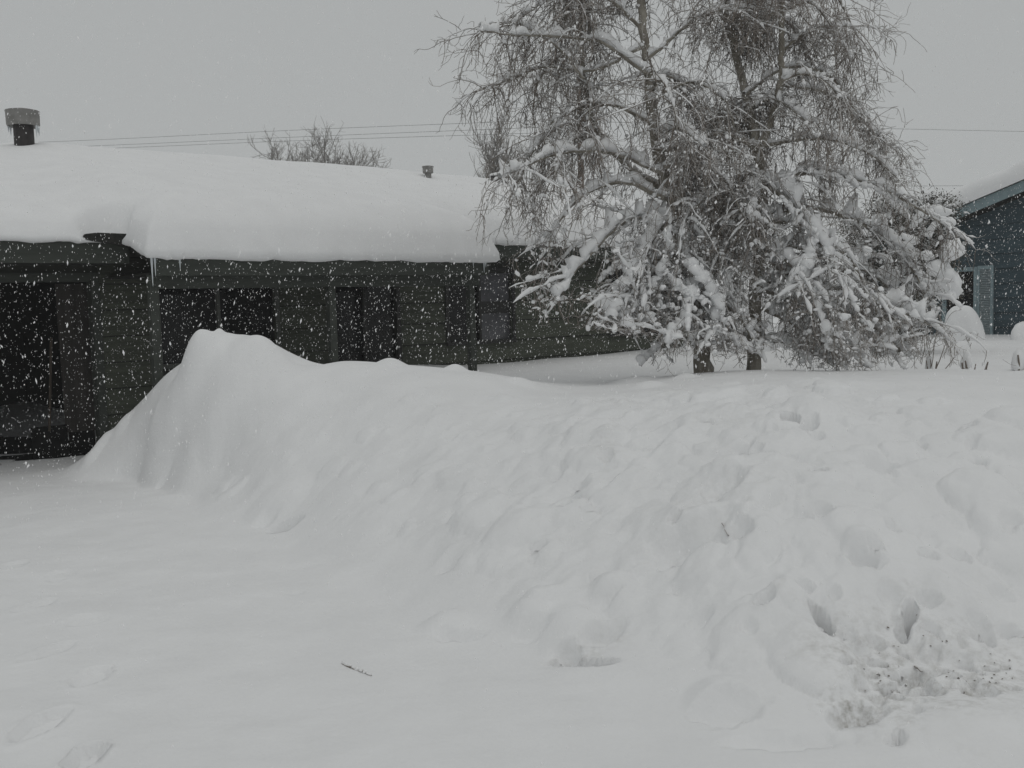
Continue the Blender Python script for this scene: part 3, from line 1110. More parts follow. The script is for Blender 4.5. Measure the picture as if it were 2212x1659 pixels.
# ---------------------------------------------------------------- branching plants
def tubes(groups, sides=3):
    """groups: list of (P (k,n,3), R (k,n)); returns V, F"""
    Vs, Fs, off = [], [], 0
    for P, R in groups:
        if len(P) == 0:
            continue
        k, n, _ = P.shape
        T = np.empty_like(P)
        T[:, 1:-1] = P[:, 2:] - P[:, :-2]
        T[:, 0], T[:, -1] = P[:, 1] - P[:, 0], P[:, -1] - P[:, -2]
        T = norm(T)
        A = norm(np.cross(T, np.array([0.31, 0.93, 0.17])))
        B = np.cross(T, A)
        an = 2 * np.pi * np.arange(sides) / sides
        V = P[:, :, None, :] + R[:, :, None, None] * (A[:, :, None, :] * np.cos(an)[:, None] + B[:, :, None, :] * np.sin(an)[:, None])
        idx = np.arange(k * n * sides).reshape(k, n, sides)
        a, b = idx[:, :-1], idx[:, 1:]
        f = np.stack([a, np.roll(a, -1, 2), np.roll(b, -1, 2), b], -1).reshape(-1, 4) + off
        Vs.append(V.reshape(-1, 3))
        Fs.append(f)
        off += k * n * sides
    return np.concatenate(Vs), np.concatenate(Fs)


def grow(S, D, L, n, droop, wig, hook=0.0):
    """grow k shoots at once: S starts, D directions, L lengths"""
    k = len(S)
    P = np.empty((k, n + 1, 3))
    P[:, 0] = S
    d = norm(D.copy())
    droop = np.broadcast_to(np.asarray(droop, float), (k,))
    step = (L / n)[:, None]
    for i in range(n):
        d = d + rng.normal(0, wig, (k, 3))
        d[:, 2] -= droop / n
        if hook and i >= n - 2:
            d[:, 2] += hook
        d = norm(d)
        P[:, i + 1] = P[:, i] + d * step
    return P


def catmull(pts, n):
    pts = np.array(pts, float)
    p = np.concatenate([[2 * pts[0] - pts[1]], pts, [2 * pts[-1] - pts[-2]]])
    out = []
    u = np.linspace(0, len(pts) - 1 - 1e-6, n)
    for t in u:
        i = int(t)
        f = t - i
        a, b, c, d = p[i:i + 4]
        out.append(0.5 * (2 * b + (c - a) * f + (2 * a - 5 * b + 4 * c - d) * f * f + (3 * b - a - 3 * c + d) * f ** 3))
    return np.array(out)


def _ico():
    import bmesh
    bm = bmesh.new()
    bmesh.ops.create_icosphere(bm, subdivisions=2, radius=1.0)
    v = np.array([q.co[:] for q in bm.verts])
    f = np.array([[q.index for q in p.verts] for p in bm.faces])
    bm.free()
    return v, f


ICO_V, ICO_F = _ico()


def clumps(C, D, ln, wd, hg):
    """snow clumps: centres, long-axis directions, half length / width / height"""
    k = len(C)
    D = norm(D)
    side = np.cross(D, np.array([0, 0, 1.0])) + 1e-6
    side = norm(side)
    up = np.cross(side, D)
    b = ICO_V[None] * np.ones((k, 1, 1))
    ph = rng.uniform(0, 6.28, (k, 1, 3))
    fr = rng.uniform(1.8, 4.2, (k, 1, 3))
    dsp = 1 + 0.27 * (np.sin(b[..., 0:1] * fr[..., 0:1] + ph[..., 0:1]) + np.sin(b[..., 1:2] * fr[..., 1:2] + ph[..., 1:2]) * 0.7 + np.sin(b[..., 2:3] * fr[..., 2:3] + ph[..., 2:3]) * 0.6)
    b = b * dsp
    b[..., 2] = np.where(b[..., 2] < 0, b[..., 2] * 0.45, b[..., 2])
    V = C[:, None] + b[..., 0:1] * (D * ln[:, None])[:, None] + b[..., 1:2] * (side * wd[:, None])[:, None] + b[..., 2:3] * (up * hg[:, None])[:, None]
    F = ICO_F[None] + (np.arange(k) * len(ICO_V))[:, None, None]
    return V.reshape(-1, 3), F.reshape(-1, 3)


def limb_snow(P, R, thick, cover=0.8, seed=0):
    """snow lying along the upper side of a limb: tube pieces, flattened below"""
    n = len(P)
    T = norm(np.gradient(P, axis=0))
    lev = np.sqrt(np.clip(1 - T[:, 2] ** 2, 0, 1))
    u = np.arange(n)
    nz = fbm(u * 0.6 + seed * 3.1, np.zeros(n) + seed, 3, seed)
    h = thick * np.clip(smooth(0.35, 0.8, lev) * (0.75 + 1.3 * nz), 0, None)
    h = np.where(nz < -0.55 + (1 - cover), 0, h)
    side = norm(np.cross(T, np.array([0, 0, 1.0])) + 1e-6)
    up = norm(np.cross(side, T))
    m_ = 8
    an = 2 * np.pi * np.arange(m_) / m_
    V = np.empty((n, m_, 3))
    for i in range(m_):
        c, s = math.cos(an[i]), math.sin(an[i])
        wob = 1 + 0.5 * vnoise(u * 1.1 + i * 3.3, np.zeros(n) + seed * 1.7, 5)
        V[:, i] = P + side * ((c * (R + h * 0.62)) * wob)[:, None] + up * ((R * 0.3 + h * 0.62 + s * h * (0.72 if s > 0 else 0.5)) * wob)[:, None]
    idx = np.arange(n * m_).reshape(n, m_)
    a, b = idx[:-1], idx[1:]
    F = np.stack([a, np.roll(a, -1, 1), np.roll(b, -1, 1), b], -1)
    ok = (h[:-1] > 0.006) | (h[1:] > 0.006)
    F = F[ok].reshape(-1, 4)
    return V.reshape(-1, 3), F


def make_tree(name, label, trunk_px, limbs_px, depth, nauto, seed, ztop, side_bias, drapes=()):
    global rng
    rng = np.random.default_rng(seed)
    base = at(trunk_px[0][0][0], 815, depth)
    gz = ground(base[0], base[1])
    root = thing(name, label, 'tree', (base[0], base[1], gz))
    off = np.array([base[0], base[1], gz])
    snowV, snowF4, clC, clD, clS = [], [], [], [], []
    trunks = []
    for tp in trunk_px:
        pts = [at(p[0], p[1], depth + p[3]) for p in tp]
        P = catmull(pts, 40)
        P[1:-1] += rng.normal(0, 0.006, (38, 3))
        rad = np.interp(np.linspace(0, 1, 40), np.linspace(0, 1, len(tp)), [p[2] * depth / FPX for p in tp])
        rad = rad * (1 + 0.06 * rng.normal(0, 1, 40))
        V, F = tubes([(P[None], rad[None])], 12)
        mesh_np('trunk', V - off, F, M['bark'], root)
        trunks.append((P, rad))
    limbs = []
    for lp in limbs_px:
        dz = lp[-1]
        pts = [at(p[0], p[1], depth + dz * i / (len(lp) - 2) + lp[-2] * 0) for i, p in enumerate(lp[:-2])]
        n = 44
        P = catmull(pts, n)
        P[1:] += np.cumsum(rng.normal(0, 0.004, (n - 1, 3)), 0)
        R = np.linspace(0.026, 0.006, n) * lp[-2]
        limbs.append((P, R, lp[-2]))
    # the rest of the limbs leave the trunks all round
    for k in range(nauto):
        P, rad = trunks[rng.integers(len(trunks))]
        i = rng.integers(10, 39)
        s = P[i]
        az = rng.uniform(0, 2 * math.pi)
        D = np.array([math.cos(az), math.sin(az) * 1.0, rng.uniform(0.15, 0.8)])
        hgt = (s[2] - gz) / (ztop - gz)
        L = rng.uniform(0.8, 1.5) * (1.15 - 0.35 * hgt)
        if math.cos(az) * side_bias < -0.2:
            L *= 0.7
        n = 44
        Q = grow(s[None], D[None], np.array([L]), n - 1, rng.uniform(1.6, 3.2), 0.035)[0]
        limbs.append((Q, np.linspace(0.018, 0.005, n), 0.7))
    g2, g3, g4 = [], [], []
    for li, (P, R, wgt) in enumerate(limbs):
        V, F = tubes([(P[None], R[None])], 7)
        mesh_np('limb', V - off, F, M['bark'], root)
        lown = smooth(3.9, 1.6, P[:, 2].mean())
        sv, sf = limb_snow(P, R, (0.040 + 0.036 * lown) * (0.6 + 0.6 * wgt) * rng.uniform(0.7, 1.3), 0.62 + 0.2 * lown, seed * 50 + li)
        snowF4.append(sf + sum(len(q) for q in snowV))
        snowV.append(sv)
        # side shoots
        n2 = int(20 * (0.8 + 0.4 * wgt))
        i = rng.integers(4, len(P), n2)
        T = norm(np.gradient(P, axis=0))[i]
        out = norm(rng.normal(0, 1, (n2, 3)) * [1, 1, 0.5])
        D2 = norm(T * 0.55 + out * 0.9 + np.array([0, 0, 0.12]))
        L2 = rng.uniform(0.25, 0.8, n2)
        P2 = grow(P[i], D2, L2, 9, rng.uniform(0.3, 2.2, n2), 0.10)
        g2.append(P2)
        # tip
        P2 = grow(P[-1:], norm(P[-1:] - P[-3:-2]), np.array([0.4]), 9, 0.8, 0.08)
        g2.append(P2)
    P2 = np.concatenate(g2)
    R2 = np.linspace(0.0062, 0.0030, 10)[None] * rng.uniform(0.8, 1.25, (len(P2), 1))

    def shoots(Pp, per, lo, hi, n, dr0, dr1, wig, hook, mix):
        k, m_, _ = Pp.shape
        tot = int(k * per)
        a = rng.integers(0, k, tot)
        b = rng.integers(1, m_, tot)
        T = norm(Pp[a, np.minimum(b + 1, m_ - 1)] - Pp[a, b - 1])
        D = norm(T * mix + rng.normal(0, 0.75, (tot, 3)))
        L = rng.uniform(lo, hi, tot)
        return grow(Pp[a, b], D, L, n, rng.uniform(dr0, dr1, tot), wig, hook)

    P2 = P2[P2[..., 2].min(1) > 0.8]
    P3 = shoots(P2, 7.2, 0.10, 0.40, 7, 0.3, 2.9, 0.17, 0.32, 0.6)
    P4 = shoots(P3, 2.0, 0.04, 0.15, 4, -0.4, 1.6, 0.2, 0.25, 0.7)
    def trim(q):                                          # browsed and broken off above the snow, lowest on the open right side
        lowest = q[..., 2].min(1)
        lim = np.where(q[:, -1, 0] > base[0] + (0.25 if side_bias > 0 else 9), 0.80, 1.02)
        if side_bias < 0:
            lim = np.interp(q[:, -1, 0], [0, 1.0, 1.7, 1.9], [1.42, 1.27, 1.08, 1.02])
        lim = np.where((np.abs(q[:, -1, 0] - base[0] + 0.35) < 0.28) & (rng.random(len(q)) < 0.35), 0.84, lim)
        return q[lowest > lim]
    P2, P3, P4 = trim(P2), trim(P3), trim(P4)
    R2 = R2[:len(P2)]
    R3 = np.linspace(0.0034, 0.0021, 8)[None] * rng.uniform(0.8, 1.2, (len(P3), 1))
    R4 = np.linspace(0.0025, 0.0019, 5)[None] * np.ones((len(P4), 1))
    V, F = tubes([(P2, R2), (P3, R3), (P4, R4)], 3)
    o = mesh_np('twigs', V - off, F, M['twig'], root, kind='stuff')
    # buds at the tips, fine dark knots
    # snow caught on side shoots and twigs
    def catch(Pp, prob, lmin, lmax, wmin, wmax):
        k, m_, _ = Pp.shape
        sel = np.nonzero(rng.random(k) < prob * (0.55 + 0.9 * smooth(2.7, 1.7, Pp[:, m_ // 2, 2])))[0]
        b = rng.integers(1, m_ - 1, len(sel))
        D = Pp[sel, b + 1] - Pp[sel, b - 1]
        D = norm(D)
        lev = np.sqrt(1 - np.clip(D[:, 2] ** 2, 0, 0.999))
        ok = lev > 0.3
        sel, b, D, lev = sel[ok], b[ok], D[ok], lev[ok]
        C = Pp[sel, b]
        low_ = smooth(3.8, 1.5, C[:, 2])
        big = 0.75 + 0.5 * low_
        ln = rng.uniform(lmin, lmax, len(C)) * lev * big
        w_ = rng.uniform(wmin, wmax, len(C)) * big
        hg = w_ * rng.uniform(0.8, 1.3, len(C))
        C = C + np.array([0, 0, 1.0]) * (hg * 0.3)[:, None]
        return clumps(C, D, ln, w_, hg)
    cv, cf, oo = [], [], 0
    LP = np.stack([q[0] for q in limbs])
    for args in ((P2, 0.55, 0.03, 0.10, 0.014, 0.034), (P2, 0.4, 0.02, 0.06, 0.016, 0.036), (P3, 0.34, 0.014, 0.045, 0.008, 0.020), (P4, 0.14, 0.008, 0.022, 0.006, 0.013),
                 (LP, 1.0, 0.05, 0.13, 0.022, 0.045), (LP, 1.0, 0.04, 0.1, 0.025, 0.05), (LP, 1.0, 0.05, 0.12, 0.022, 0.05), (LP, 1.0, 0.04, 0.09, 0.022, 0.06)):
        v, f = catch(*args)
        cv.append(v)
        cf.append(f + oo)
        oo += len(v)
    for w0, dp, pts in drapes:                            # heavy snow bridging several boughs
        Q = catmull([at(a, b, dp + 0.3) for a, b in pts], 34)
        Q += rng.normal(0, w0 * 0.2, Q.shape)
        wv = w0 * 0.8 * np.sin(np.linspace(0.35, 2.8, 34)) ** 0.5 * rng.uniform(0.55, 1.15, 34)
        v, f = clumps(Q, np.gradient(Q, axis=0) + rng.normal(0, 0.01, Q.shape), wv * 1.9, wv, wv * rng.uniform(0.8, 1.25, 34))
        cv.append(v)
        cf.append(f + oo)
        oo += len(v)
    mesh_np('snow_clumps', np.concatenate(cv) - off, np.concatenate(cf), M['snow'], root, kind='stuff')
    # thin ridges of snow along the side shoots and the flatter twigs
    for Pp, amt, prob in ((P2, 0.019, 0.6), (P3, 0.008, 0.16)):
        Pp = Pp[rng.random(len(Pp)) < prob]
        T = np.gradient(Pp, axis=1)
        T = norm(T)
        lev = smooth(0.35, 0.85, np.sqrt(np.clip(1 - T[..., 2] ** 2, 0, 1)))
        hh = amt * lev * rng.uniform(0.15, 1.5, Pp.shape[:2]) * (0.35 + 0.8 * smooth(3.4, 1.6, Pp[..., 2]))
        hh[:, 0] *= 0.3
        hh[:, -1] *= 0.1
        Q = Pp.copy()
        Q[..., 2] += hh * 0.75 + 0.0005
        v, f = tubes([(Q, np.maximum(hh, 0.0012))], 6)
        snowF4.append(f + sum(len(q) for q in snowV))
        snowV.append(v)
    mesh_np('limb_snow', np.concatenate(snowV) - off, np.concatenate(snowF4), M['snow'], root, kind='stuff')
    print(name, 'limbs', len(limbs), 'twigs', len(P2), len(P3), len(P4))
    return root


# left birch: (px, py, half width in px, depth offset)
make_tree('birch_tree', 'left of the two bare birches, trunk leaning left, snow laden', [
    [(1524, 850, 21, 0), (1518, 780, 19, 0), (1510, 690, 17, 0), (1492, 590, 16, 0), (1455, 470, 15, 0.05), (1430, 370, 13.5, 0.1), (1412, 260, 12, 0.1), (1396, 130, 10, 0.05),
     (1386, 30, 9, 0), (1378, -120, 7, 0), (1370, -330, 4, 0)],
    [(1440, 410, 9, 0.08), (1360, 360, 8, 0.3), (1290, 280, 7.5, 0.5), (1262, 170, 6.5, 0.6), (1255, 40, 5, 0.6), (1250, -110, 3, 0.6)]],
    [((1400, 160), (1300, 90), (1180, 78), (1090, 72), (1032, 58), 0.8, -0.4),
     ((1432, 375), (1330, 335), (1210, 335), (1130, 365), (1078, 392), 0.9, -0.5),
     ((1442, 430), (1340, 392), (1265, 415), (1205, 480), (1175, 560), 1.1, -0.3),
     ((1455, 475), (1370, 470), (1300, 520), (1240, 590), (1205, 640), 1.0, -0.6),
     ((1480, 550), (1420, 560), (1360, 600), (1315, 650), (1290, 680), 1.3, -0.7),
     ((1490, 590), (1440, 610), (1390, 640), (1355, 690), 1.2, -0.9),
     ((1416, 270), (1310, 225), (1210, 255), (1150, 320), (1120, 400), 0.8, 0.3),
     ((1396, 130), (1480, 60), (1560, 20), (1620, 10), 0.8, -0.2),
     ((1405, 215), (1490, 180), (1560, 215), (1590, 300), 0.8, -0.4),
     ((1430, 360), (1500, 355), (1570, 390), (1610, 470), 1.2, -0.5),
     ((1388, 60), (1300, 0), (1210, -10), (1130, 40), 0.8, 0.0),
     ((1392, 100), (1290, 150), (1180, 140), (1100, 170), (1060, 190), 0.7, 0.5),
     ((1512, 700), (1470, 715), (1420, 760), (1385, 805), 0.8, -0.5),
     ((1500, 640), (1550, 655), (1600, 690), (1640, 760), 1.3, -0.5),
     ((1470, 520), (1490, 600), (1480, 680), (1440, 740), 1.3, -1.1),
     ((1450, 460), (1400, 540), (1350, 640), (1330, 700), 1.4, -1.0),
     ((1262, 170), (1200, 100), (1130, 60), (1090, 50), 0.6, 0.2),
     ((1290, 280), (1220, 270), (1150, 330), (1110, 430), 0.7, 0.3),
     ((1380, 20), (1440, -60), (1500, -80), 0.7, 0.3),
     ((1375, -50), (1290, -90), (1200, -70), 0.7, 0.0),
     ((1505, 665), (1450, 660), (1380, 670), (1310, 690), 0.9, -0.2)],
    10.0, 17, 11, 4.6, -1, (
        (0.055, 9.3, ((1448, 470), (1440, 550), (1415, 615), (1370, 665), (1335, 690))), (0.07, 9.25, ((1478, 560), (1520, 600), (1548, 650), (1545, 715))),
        (0.05, 9.3, ((1480, 750), (1515, 712), (1560, 725), (1610, 745), (1650, 770))), (0.045, 9.2, ((1440, 590), (1480, 630), (1530, 655))),
        (0.05, 9.5, ((1300, 600), (1350, 560), (1400, 545))))) 
make_tree('birch_tree', 'right of the two bare birches, forked trunk, branches drooping to the snow', [
    [(1630, 850, 16, 0), (1628, 780, 15, 0), (1630, 700, 14, 0), (1636, 600, 13, 0), (1643, 500, 12.5, 0), (1643, 400, 12, 0), (1636, 320, 11, 0), (1612, 210, 8.5, 0.05),
     (1588, 110, 7.5, 0.1), (1566, 20, 6.5, 0.1), (1550, -110, 5, 0.1), (1540, -300, 3, 0.1)],
    [(1638, 330, 9, 0), (1662, 270, 8, -0.1), (1684, 190, 7, -0.2), (1688, 110, 6, -0.25), (1690, 10, 5, -0.3), (1700, -130, 3, -0.3)],
    [(1588, 125, 7, 0.1), (1625, 75, 6.5, 0.2), (1670, 25, 6, 0.3), (1720, -40, 4, 0.3)]],
    [((1640, 320), (1710, 298), (1790, 292), (1860, 320), (1920, 370), 1.0, -0.3),
     ((1646, 405), (1740, 375), (1850, 395), (1950, 435), (2030, 490), 1.5, -0.3),
     ((1648, 395), (1700, 430), (1760, 510), (1800, 570), (1840, 650), 1.5, -0.9),
     ((1645, 480), (1740, 490), (1840, 560), (1900, 660), (1930, 740), 1.2, -0.5),
     ((1640, 560), (1730, 600), (1840, 630), (1940, 665), (2010, 700), 1.3, -0.4),
     ((1610, 205), (1700, 150), (1790, 165), (1850, 240), (1890, 300), 0.8, 0.2),
     ((1688, 110), (1750, 60), (1800, 55), (1835, 50), 0.7, -0.1),
     ((1643, 430), (1570, 415), (1500, 440), (1450, 500), 1.0, -0.5),
     ((1637, 325), (1560, 290), (1490, 320), (1450, 390), 0.9, -0.6),
     ((1632, 660), (1700, 690), (1770, 730), (1830, 790), 1.1, -0.5),
     ((1634, 620), (1720, 650), (1810, 720), (1880, 790), 1.1, -0.8),
     ((1640, 540), (1700, 560), (1760, 640), (1790, 740), 1.3, -1.1),
     ((1684, 180), (1770, 200), (1850, 270), (1920, 330), 0.8, 0.4),
     ((1720, -40), (1790, -30), (1840, 40), (1870, 110), 0.6, 0.2),
     ((1690, 20), (1750, 5), (1810, 70), (1850, 125), 0.7, -0.3),
     ((1643, 470), (1740, 450), (1860, 480), (1960, 560), (2000, 640), 1.2, 0.2),
     ((1637, 580), (1590, 590), (1560, 660), (1570, 730), 0.9, -0.7),
     ((1636, 600), (1740, 640), (1880, 700), (1960, 770), 1.0, 0.3),
     ((1643, 520), (1760, 540), (1890, 600), (1980, 690), 1.0, 0.5),
     ((1628, 740), (1690, 740), (1760, 770), (1800, 800), 0.8, -0.4)],
    10.1, 17, 23, 4.6, 1, (
        (0.05, 9.4, ((1690, 425), (1730, 480), (1780, 520), (1808, 565))), (0.06, 9.3, ((1760, 510), (1745, 560), (1715, 600), (1700, 640))),
        (0.045, 9.6, ((1660, 385), (1740, 372), (1820, 388), (1900, 412), (1960, 445))), (0.05, 9.6, ((1850, 635), (1920, 655), (1985, 680))),
        (0.04, 9.7, ((1700, 560), (1740, 610), (1770, 660)))))

# ---------------------------------------------------------------- evergreen shrub right of the birches
rng = np.random.default_rng(5)
bc = at(1955, 720, 14.0)
gz = ground(bc[0], bc[1])
shrub = thing('evergreen_shrub', 'dense dark evergreen with heavy snow pads in front of the blue house', 'shrub', (bc[0], bc[1], gz))
off = np.array([bc[0], bc[1], gz])
m = MB()
for a in range(5):
    ang = a * 1.26
    rod(m, (0.05 * math.cos(ang), 0.05 * math.sin(ang), -0.1), (0.35 * math.cos(ang), 0.35 * math.sin(ang), 1.3), 0.03, 0.012, 7)
m.build('stem', M['bark'], shrub, smooth=True)
# boughs: tufts of small dark leaves, each tuft carrying a snow pad on top
tufts = []
for k in range(230):
    px, py = rng.uniform(1840, 2062), rng.uniform(435, 725)
    lim = 2075 - 0.35 * max(0, 520 - py) * 1.0 - (60 if py > 640 else 0)
    if px > lim or (px < 1880 and py < 470):
        continue
    Y = 14.0 + rng.uniform(-0.55, 0.55)
    tufts.append(at(px, py, Y))
tufts = np.array(tufts)
nl = 210
C = np.repeat(tufts, nl, 0)
ofs = rng.normal(0, 1, (len(C), 3)) * [0.10, 0.10, 0.065]
Lc = C + ofs
D = norm(ofs + rng.normal(0, 0.05, ofs.shape) + np.array([0, 0, 0.01]))
sd = norm(np.cross(D, rng.normal(0, 1, D.shape)))
ln, w_ = rng.uniform(0.02, 0.045, len(C))[:, None], rng.uniform(0.004, 0.009, len(C))[:, None]
V = np.stack([Lc - sd * w_, Lc + D * ln * 0.5 - sd * w_ * 1.2, Lc + D * ln, Lc + D * ln * 0.5 + sd * w_ * 1.2], 1).reshape(-1, 3)
mesh_np('foliage', V - off, np.arange(len(V)).reshape(-1, 4), M['needle'], shrub, shade=False, kind='stuff')
n = len(tufts)
v1, f1 = clumps(tufts + np.array([0, 0, 0.05]), norm(rng.normal(0, 1, (n, 3)) * [1, 1, 0.35]), rng.uniform(0.04, 0.11, n), rng.uniform(0.03, 0.07, n), rng.uniform(0.025, 0.06, n))
sm = np.repeat(tufts, 10, 0) + rng.normal(0, 1, (n * 10, 3)) * [0.11, 0.11, 0.07]
v2_, f2 = clumps(sm, norm(rng.normal(0, 1, sm.shape)), rng.uniform(0.012, 0.035, len(sm)), rng.uniform(0.008, 0.018, len(sm)), rng.uniform(0.008, 0.018, len(sm)))
big = [(2054, 548, .17, .15), (2036, 612, .22, .17), (2015, 585, .15, .1), (1990, 555, .13, .08), (2024, 465, .14, .09), (2046, 482, .08, .08), (2060, 532, .07, .07),
       (1985, 470, .16, .07), (1940, 450, .2, .07), (1960, 520, .14, .06), (2040, 640, .1, .08), (1900, 600, .12, .06), (1960, 690, .2, .05), (1925, 672, .16, .06), (2005, 500, .12, .06)]
C = np.array([at(a + 6, b, 13.2) for a, b, _, _ in big])
v3_, f3 = clumps(C, norm(rng.normal(0, 1, C.shape) * [1, 0.4, 0.3] + [0.6, 0, -0.4]), np.array([q[2] for q in big]) * 1.1, np.array([q[3] for q in big]) * 1.2, np.array([q[3] for q in big]) * 1.25)
V = np.concatenate([v1, v2_, v3_])
F = np.concatenate([f1, f2 + len(v1), f3 + len(v1) + len(v2_)])
mesh_np('snow_pads', V - off, F, M['snow'], shrub, kind='stuff')


# ---------------------------------------------------------------- shrubs buried to a dome of snow
def dome(name, label, px, py_base, Y, wpx, hpx, seed, lean=0.0):
    c = at(px, py_base, Y)
    g = ground(c[0], c[1]) if 2 < c[1] < 20 else c[2]
    z0 = min(g, c[2]) - 0.05
    rx, hz = wpx * Y / FPX, hpx * Y / FPX + 0.05
    root = thing(name, label, 'shrub', (c[0], c[1], z0))
    nu, nv = 40, 16
    V, F = [], []
    for j in range(nv):
        f = j / (nv - 1)
        for i in range(nu):
            a = 2 * math.pi * i / nu
            prof = math.cos(f * math.pi / 2) ** 0.72
            wob = 1 + 0.22 * float(fbm(np.array(2.2 * math.cos(a) + 1.7 * f), np.array(2.2 * math.sin(a) + seed * 9), 4, int(seed * 10))) + 0.14 * math.sin(2 * a + seed) + 0.08 * math.sin(3 * a + 2.1 * seed + 3 * f) + 0.05 * math.sin(7 * a + seed + 5 * f)
            V.append((rx * prof * wob * math.cos(a) + lean * f * rx, rx * 0.9 * prof * wob * math.sin(a), hz * math.sin(f * math.pi / 2) ** 0.9))
    for j in range(nv - 1):
        for i in range(nu):
            F.append((j * nu + i, j * nu + (i + 1) % nu, (j + 1) * nu + (i + 1) % nu, (j + 1) * nu + i))
    mesh_np('snow_dome', np.array(V), np.array(F), M['snow'], root)
    m = MB()
    r_ = random.Random(seed)
    for k in range(7):
        a = -math.pi / 2 + r_.uniform(-1.2, 1.2)
        x0, y0 = rx * 0.9 * math.cos(a), rx * 0.85 * math.sin(a)
        rod(m, (x0 * 0.8, y0 * 0.8, 0), (x0 * 1.1 + r_.uniform(-.04, .04), y0 * 1.1, r_.uniform(0.1, 0.25)), 0.006, 0.003, 5)
    m.build('stem', M['twig'], root)
    return root


dome('buried_shrub', 'smooth round shrub buried in snow below the blue house window', 2085, 726, 17.2, 37, 76, 2.0, -0.25)
dome('buried_shrub', 'tall snow dome seen between the two birch trunks', 1608, 752, 15.5, 62, 150, 4.4, 0.1)
dome('buried_shrub', 'snow clump against the blue wall at the right edge', 2226, 724, 17.0, 42, 40, 1.2, 0.1)
dome('buried_shrub', 'wide low snow hump behind the drooping right birch', 1760, 742, 16.5, 95, 70, 5.5, 0.0)


# ---------------------------------------------------------------- pruned canes sticking out of the snow
def canes(label, px, py, Y, sticks, capw, caph):
    c = at(px, py, Y)
    z0 = ground(c[0], c[1])
    root = thing('cane_stubs', label, 'plant', (c[0], c[1], z0), group=None)
    for (dx, dy, lx, ly, r) in sticks:
        m = MB()
        s = Y / FPX
        a = np.array([dx * s, 0.02, -0.06])
        b = np.array([(dx + lx) * s, -0.03, ly * s])
        mid = (a + b) / 2 + np.array([0.01, 0, 0])
        rod(m, a, mid, r, r * 0.85, 6)
        rod(m, mid, b, r * 0.85, r * 0.6, 6)
        m.build('cane', M['twig'], root, smooth=True)
    if capw:
        v, f = clumps(np.array([[0.0, 0.05, caph * Y / FPX * 0.35]]), np.array([[1.0, 0, 0]]), np.array([capw * Y / FPX]), np.array([capw * Y / FPX * 0.8]), np.array([caph * Y / FPX]))
        mesh_np('snow_cap', v, f, M['snow'], root)
    return root


canes('group of dark pruned canes under a pointed snow cap', 2092, 806, 10.6, ((-12, 0, -5, 18, .013), (-3, 0, -7, 22, .012), (9, 0, 4, 14, .008)), 13, 30)
canes('single short dark stub right of the snow capped canes', 2124, 806, 10.6, ((0, 0, 7, 17, .013), (3, 0, 2, 8, .008)), 0, 0)
canes('dark canes with snow cap cut by the right frame edge', 2208, 812, 10.3, ((-6, 0, -7, 34, .013), (5, 0, 6, 20, .01)), 15, 36)
canes('sparse twiggy plant with a small snow cap right of the birches', 2012, 800, 10.6,
      ((-8, 0, -6, 25, .008), (6, 0, 3, 22, .012), (4, 0, 24, 62, .006), (18, 0, 40, 46, .006), (-2, 0, 6, 70, .005), (2, 0, -12, 50, .005)), 12, 22)


# ---------------------------------------------------------------- far bare trees behind the roof
def bare_tree(label, px, py_base, Y, wpx, hpx, seed, nst, group, spread=1.0, twig=1.0, up=0.08):
    global rng
    rng = np.random.default_rng(seed)
    c = at(px, py_base, Y)
    c[2] = 0.74
    sc_ = Y / FPX
    hgt = at(px, py_base - hpx, Y)[2] - 0.74
    root = thing('bare_tree', label, 'tree', tuple(c), group=group)
    k = nst
    fan = np.linspace(-1, 1, k)
    split = hgt * 0.45 if spread > 0.5 else 0.0
    m = MB()
    rod(m, (0, 0, -0.2), (0, 0, split + 0.3), hgt * 0.02 + 0.02, hgt * 0.015 + 0.02, 8)
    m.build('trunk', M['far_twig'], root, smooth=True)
    top = np.stack([fan * wpx * sc_ * 0.8, rng.uniform(-1, 1, k) * wpx * sc_ * 0.5, (hgt - split) * (1 - 0.35 * np.abs(fan) ** 1.5) * rng.uniform(0.85, 1, k)], 1)
    L = np.linalg.norm(top, axis=1)
    P1_ = grow(np.tile([0, 0, split], (k, 1)).astype(float), top, L, 12, -0.25, 0.06)
    g = [(P1_, np.linspace(0.010, 0.002, 13)[None] * hgt * 0.9 * np.ones((k, 1)))]
    Pp = P1_
    for per, lo, hi, n_, r in ((15, .12, .30, 7, .0020), (6, .06, .16, 5, .0013), (2.5 * twig, .03, .08, 4, .0009)):
        kk, mm, _ = Pp.shape
        tot = int(kk * per)
        a, b = rng.integers(0, kk, tot), rng.integers(mm // 3, mm, tot)
        T = norm(Pp[a, np.minimum(b + 1, mm - 1)] - Pp[a, b - 1])
        D_ = norm(T * 0.8 + rng.normal(0, 0.62, (tot, 3)) + np.array([0, 0, up]))
        Pp = grow(Pp[a, b], D_, rng.uniform(lo, hi, tot) * (hgt - split), n_, -0.3, 0.09)
        g.append((Pp, np.linspace(r, r * 0.6, n_ + 1)[None] * hgt * np.ones((tot, 1))))
    V, F = tubes(g, 3)
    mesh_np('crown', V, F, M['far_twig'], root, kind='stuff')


bare_tree('broad bare tree fanning up behind the snowy roof ridge', 712, 700, 46, 92, 392, 3, 13, 'far bare trees')
bare_tree('small bare treetop left of the broad bare tree behind the ridge', 612, 700, 50, 36, 372, 4, 6, 'far bare trees')
bare_tree('bare treetop right of the broad bare tree behind the ridge', 785, 700, 48, 24, 372, 6, 5, 'far bare trees')
bare_tree('upright thin shoots rising behind the ridge beside the birches', 1088, 700, 36, 42, 400, 8, 13, 'far bare trees', spread=0.9, twig=0.3, up=0.6)
bare_tree('faint bare tree far behind, between the birch trunks', 1540, 700, 42, 70, 330, 12, 8, 'far bare trees')


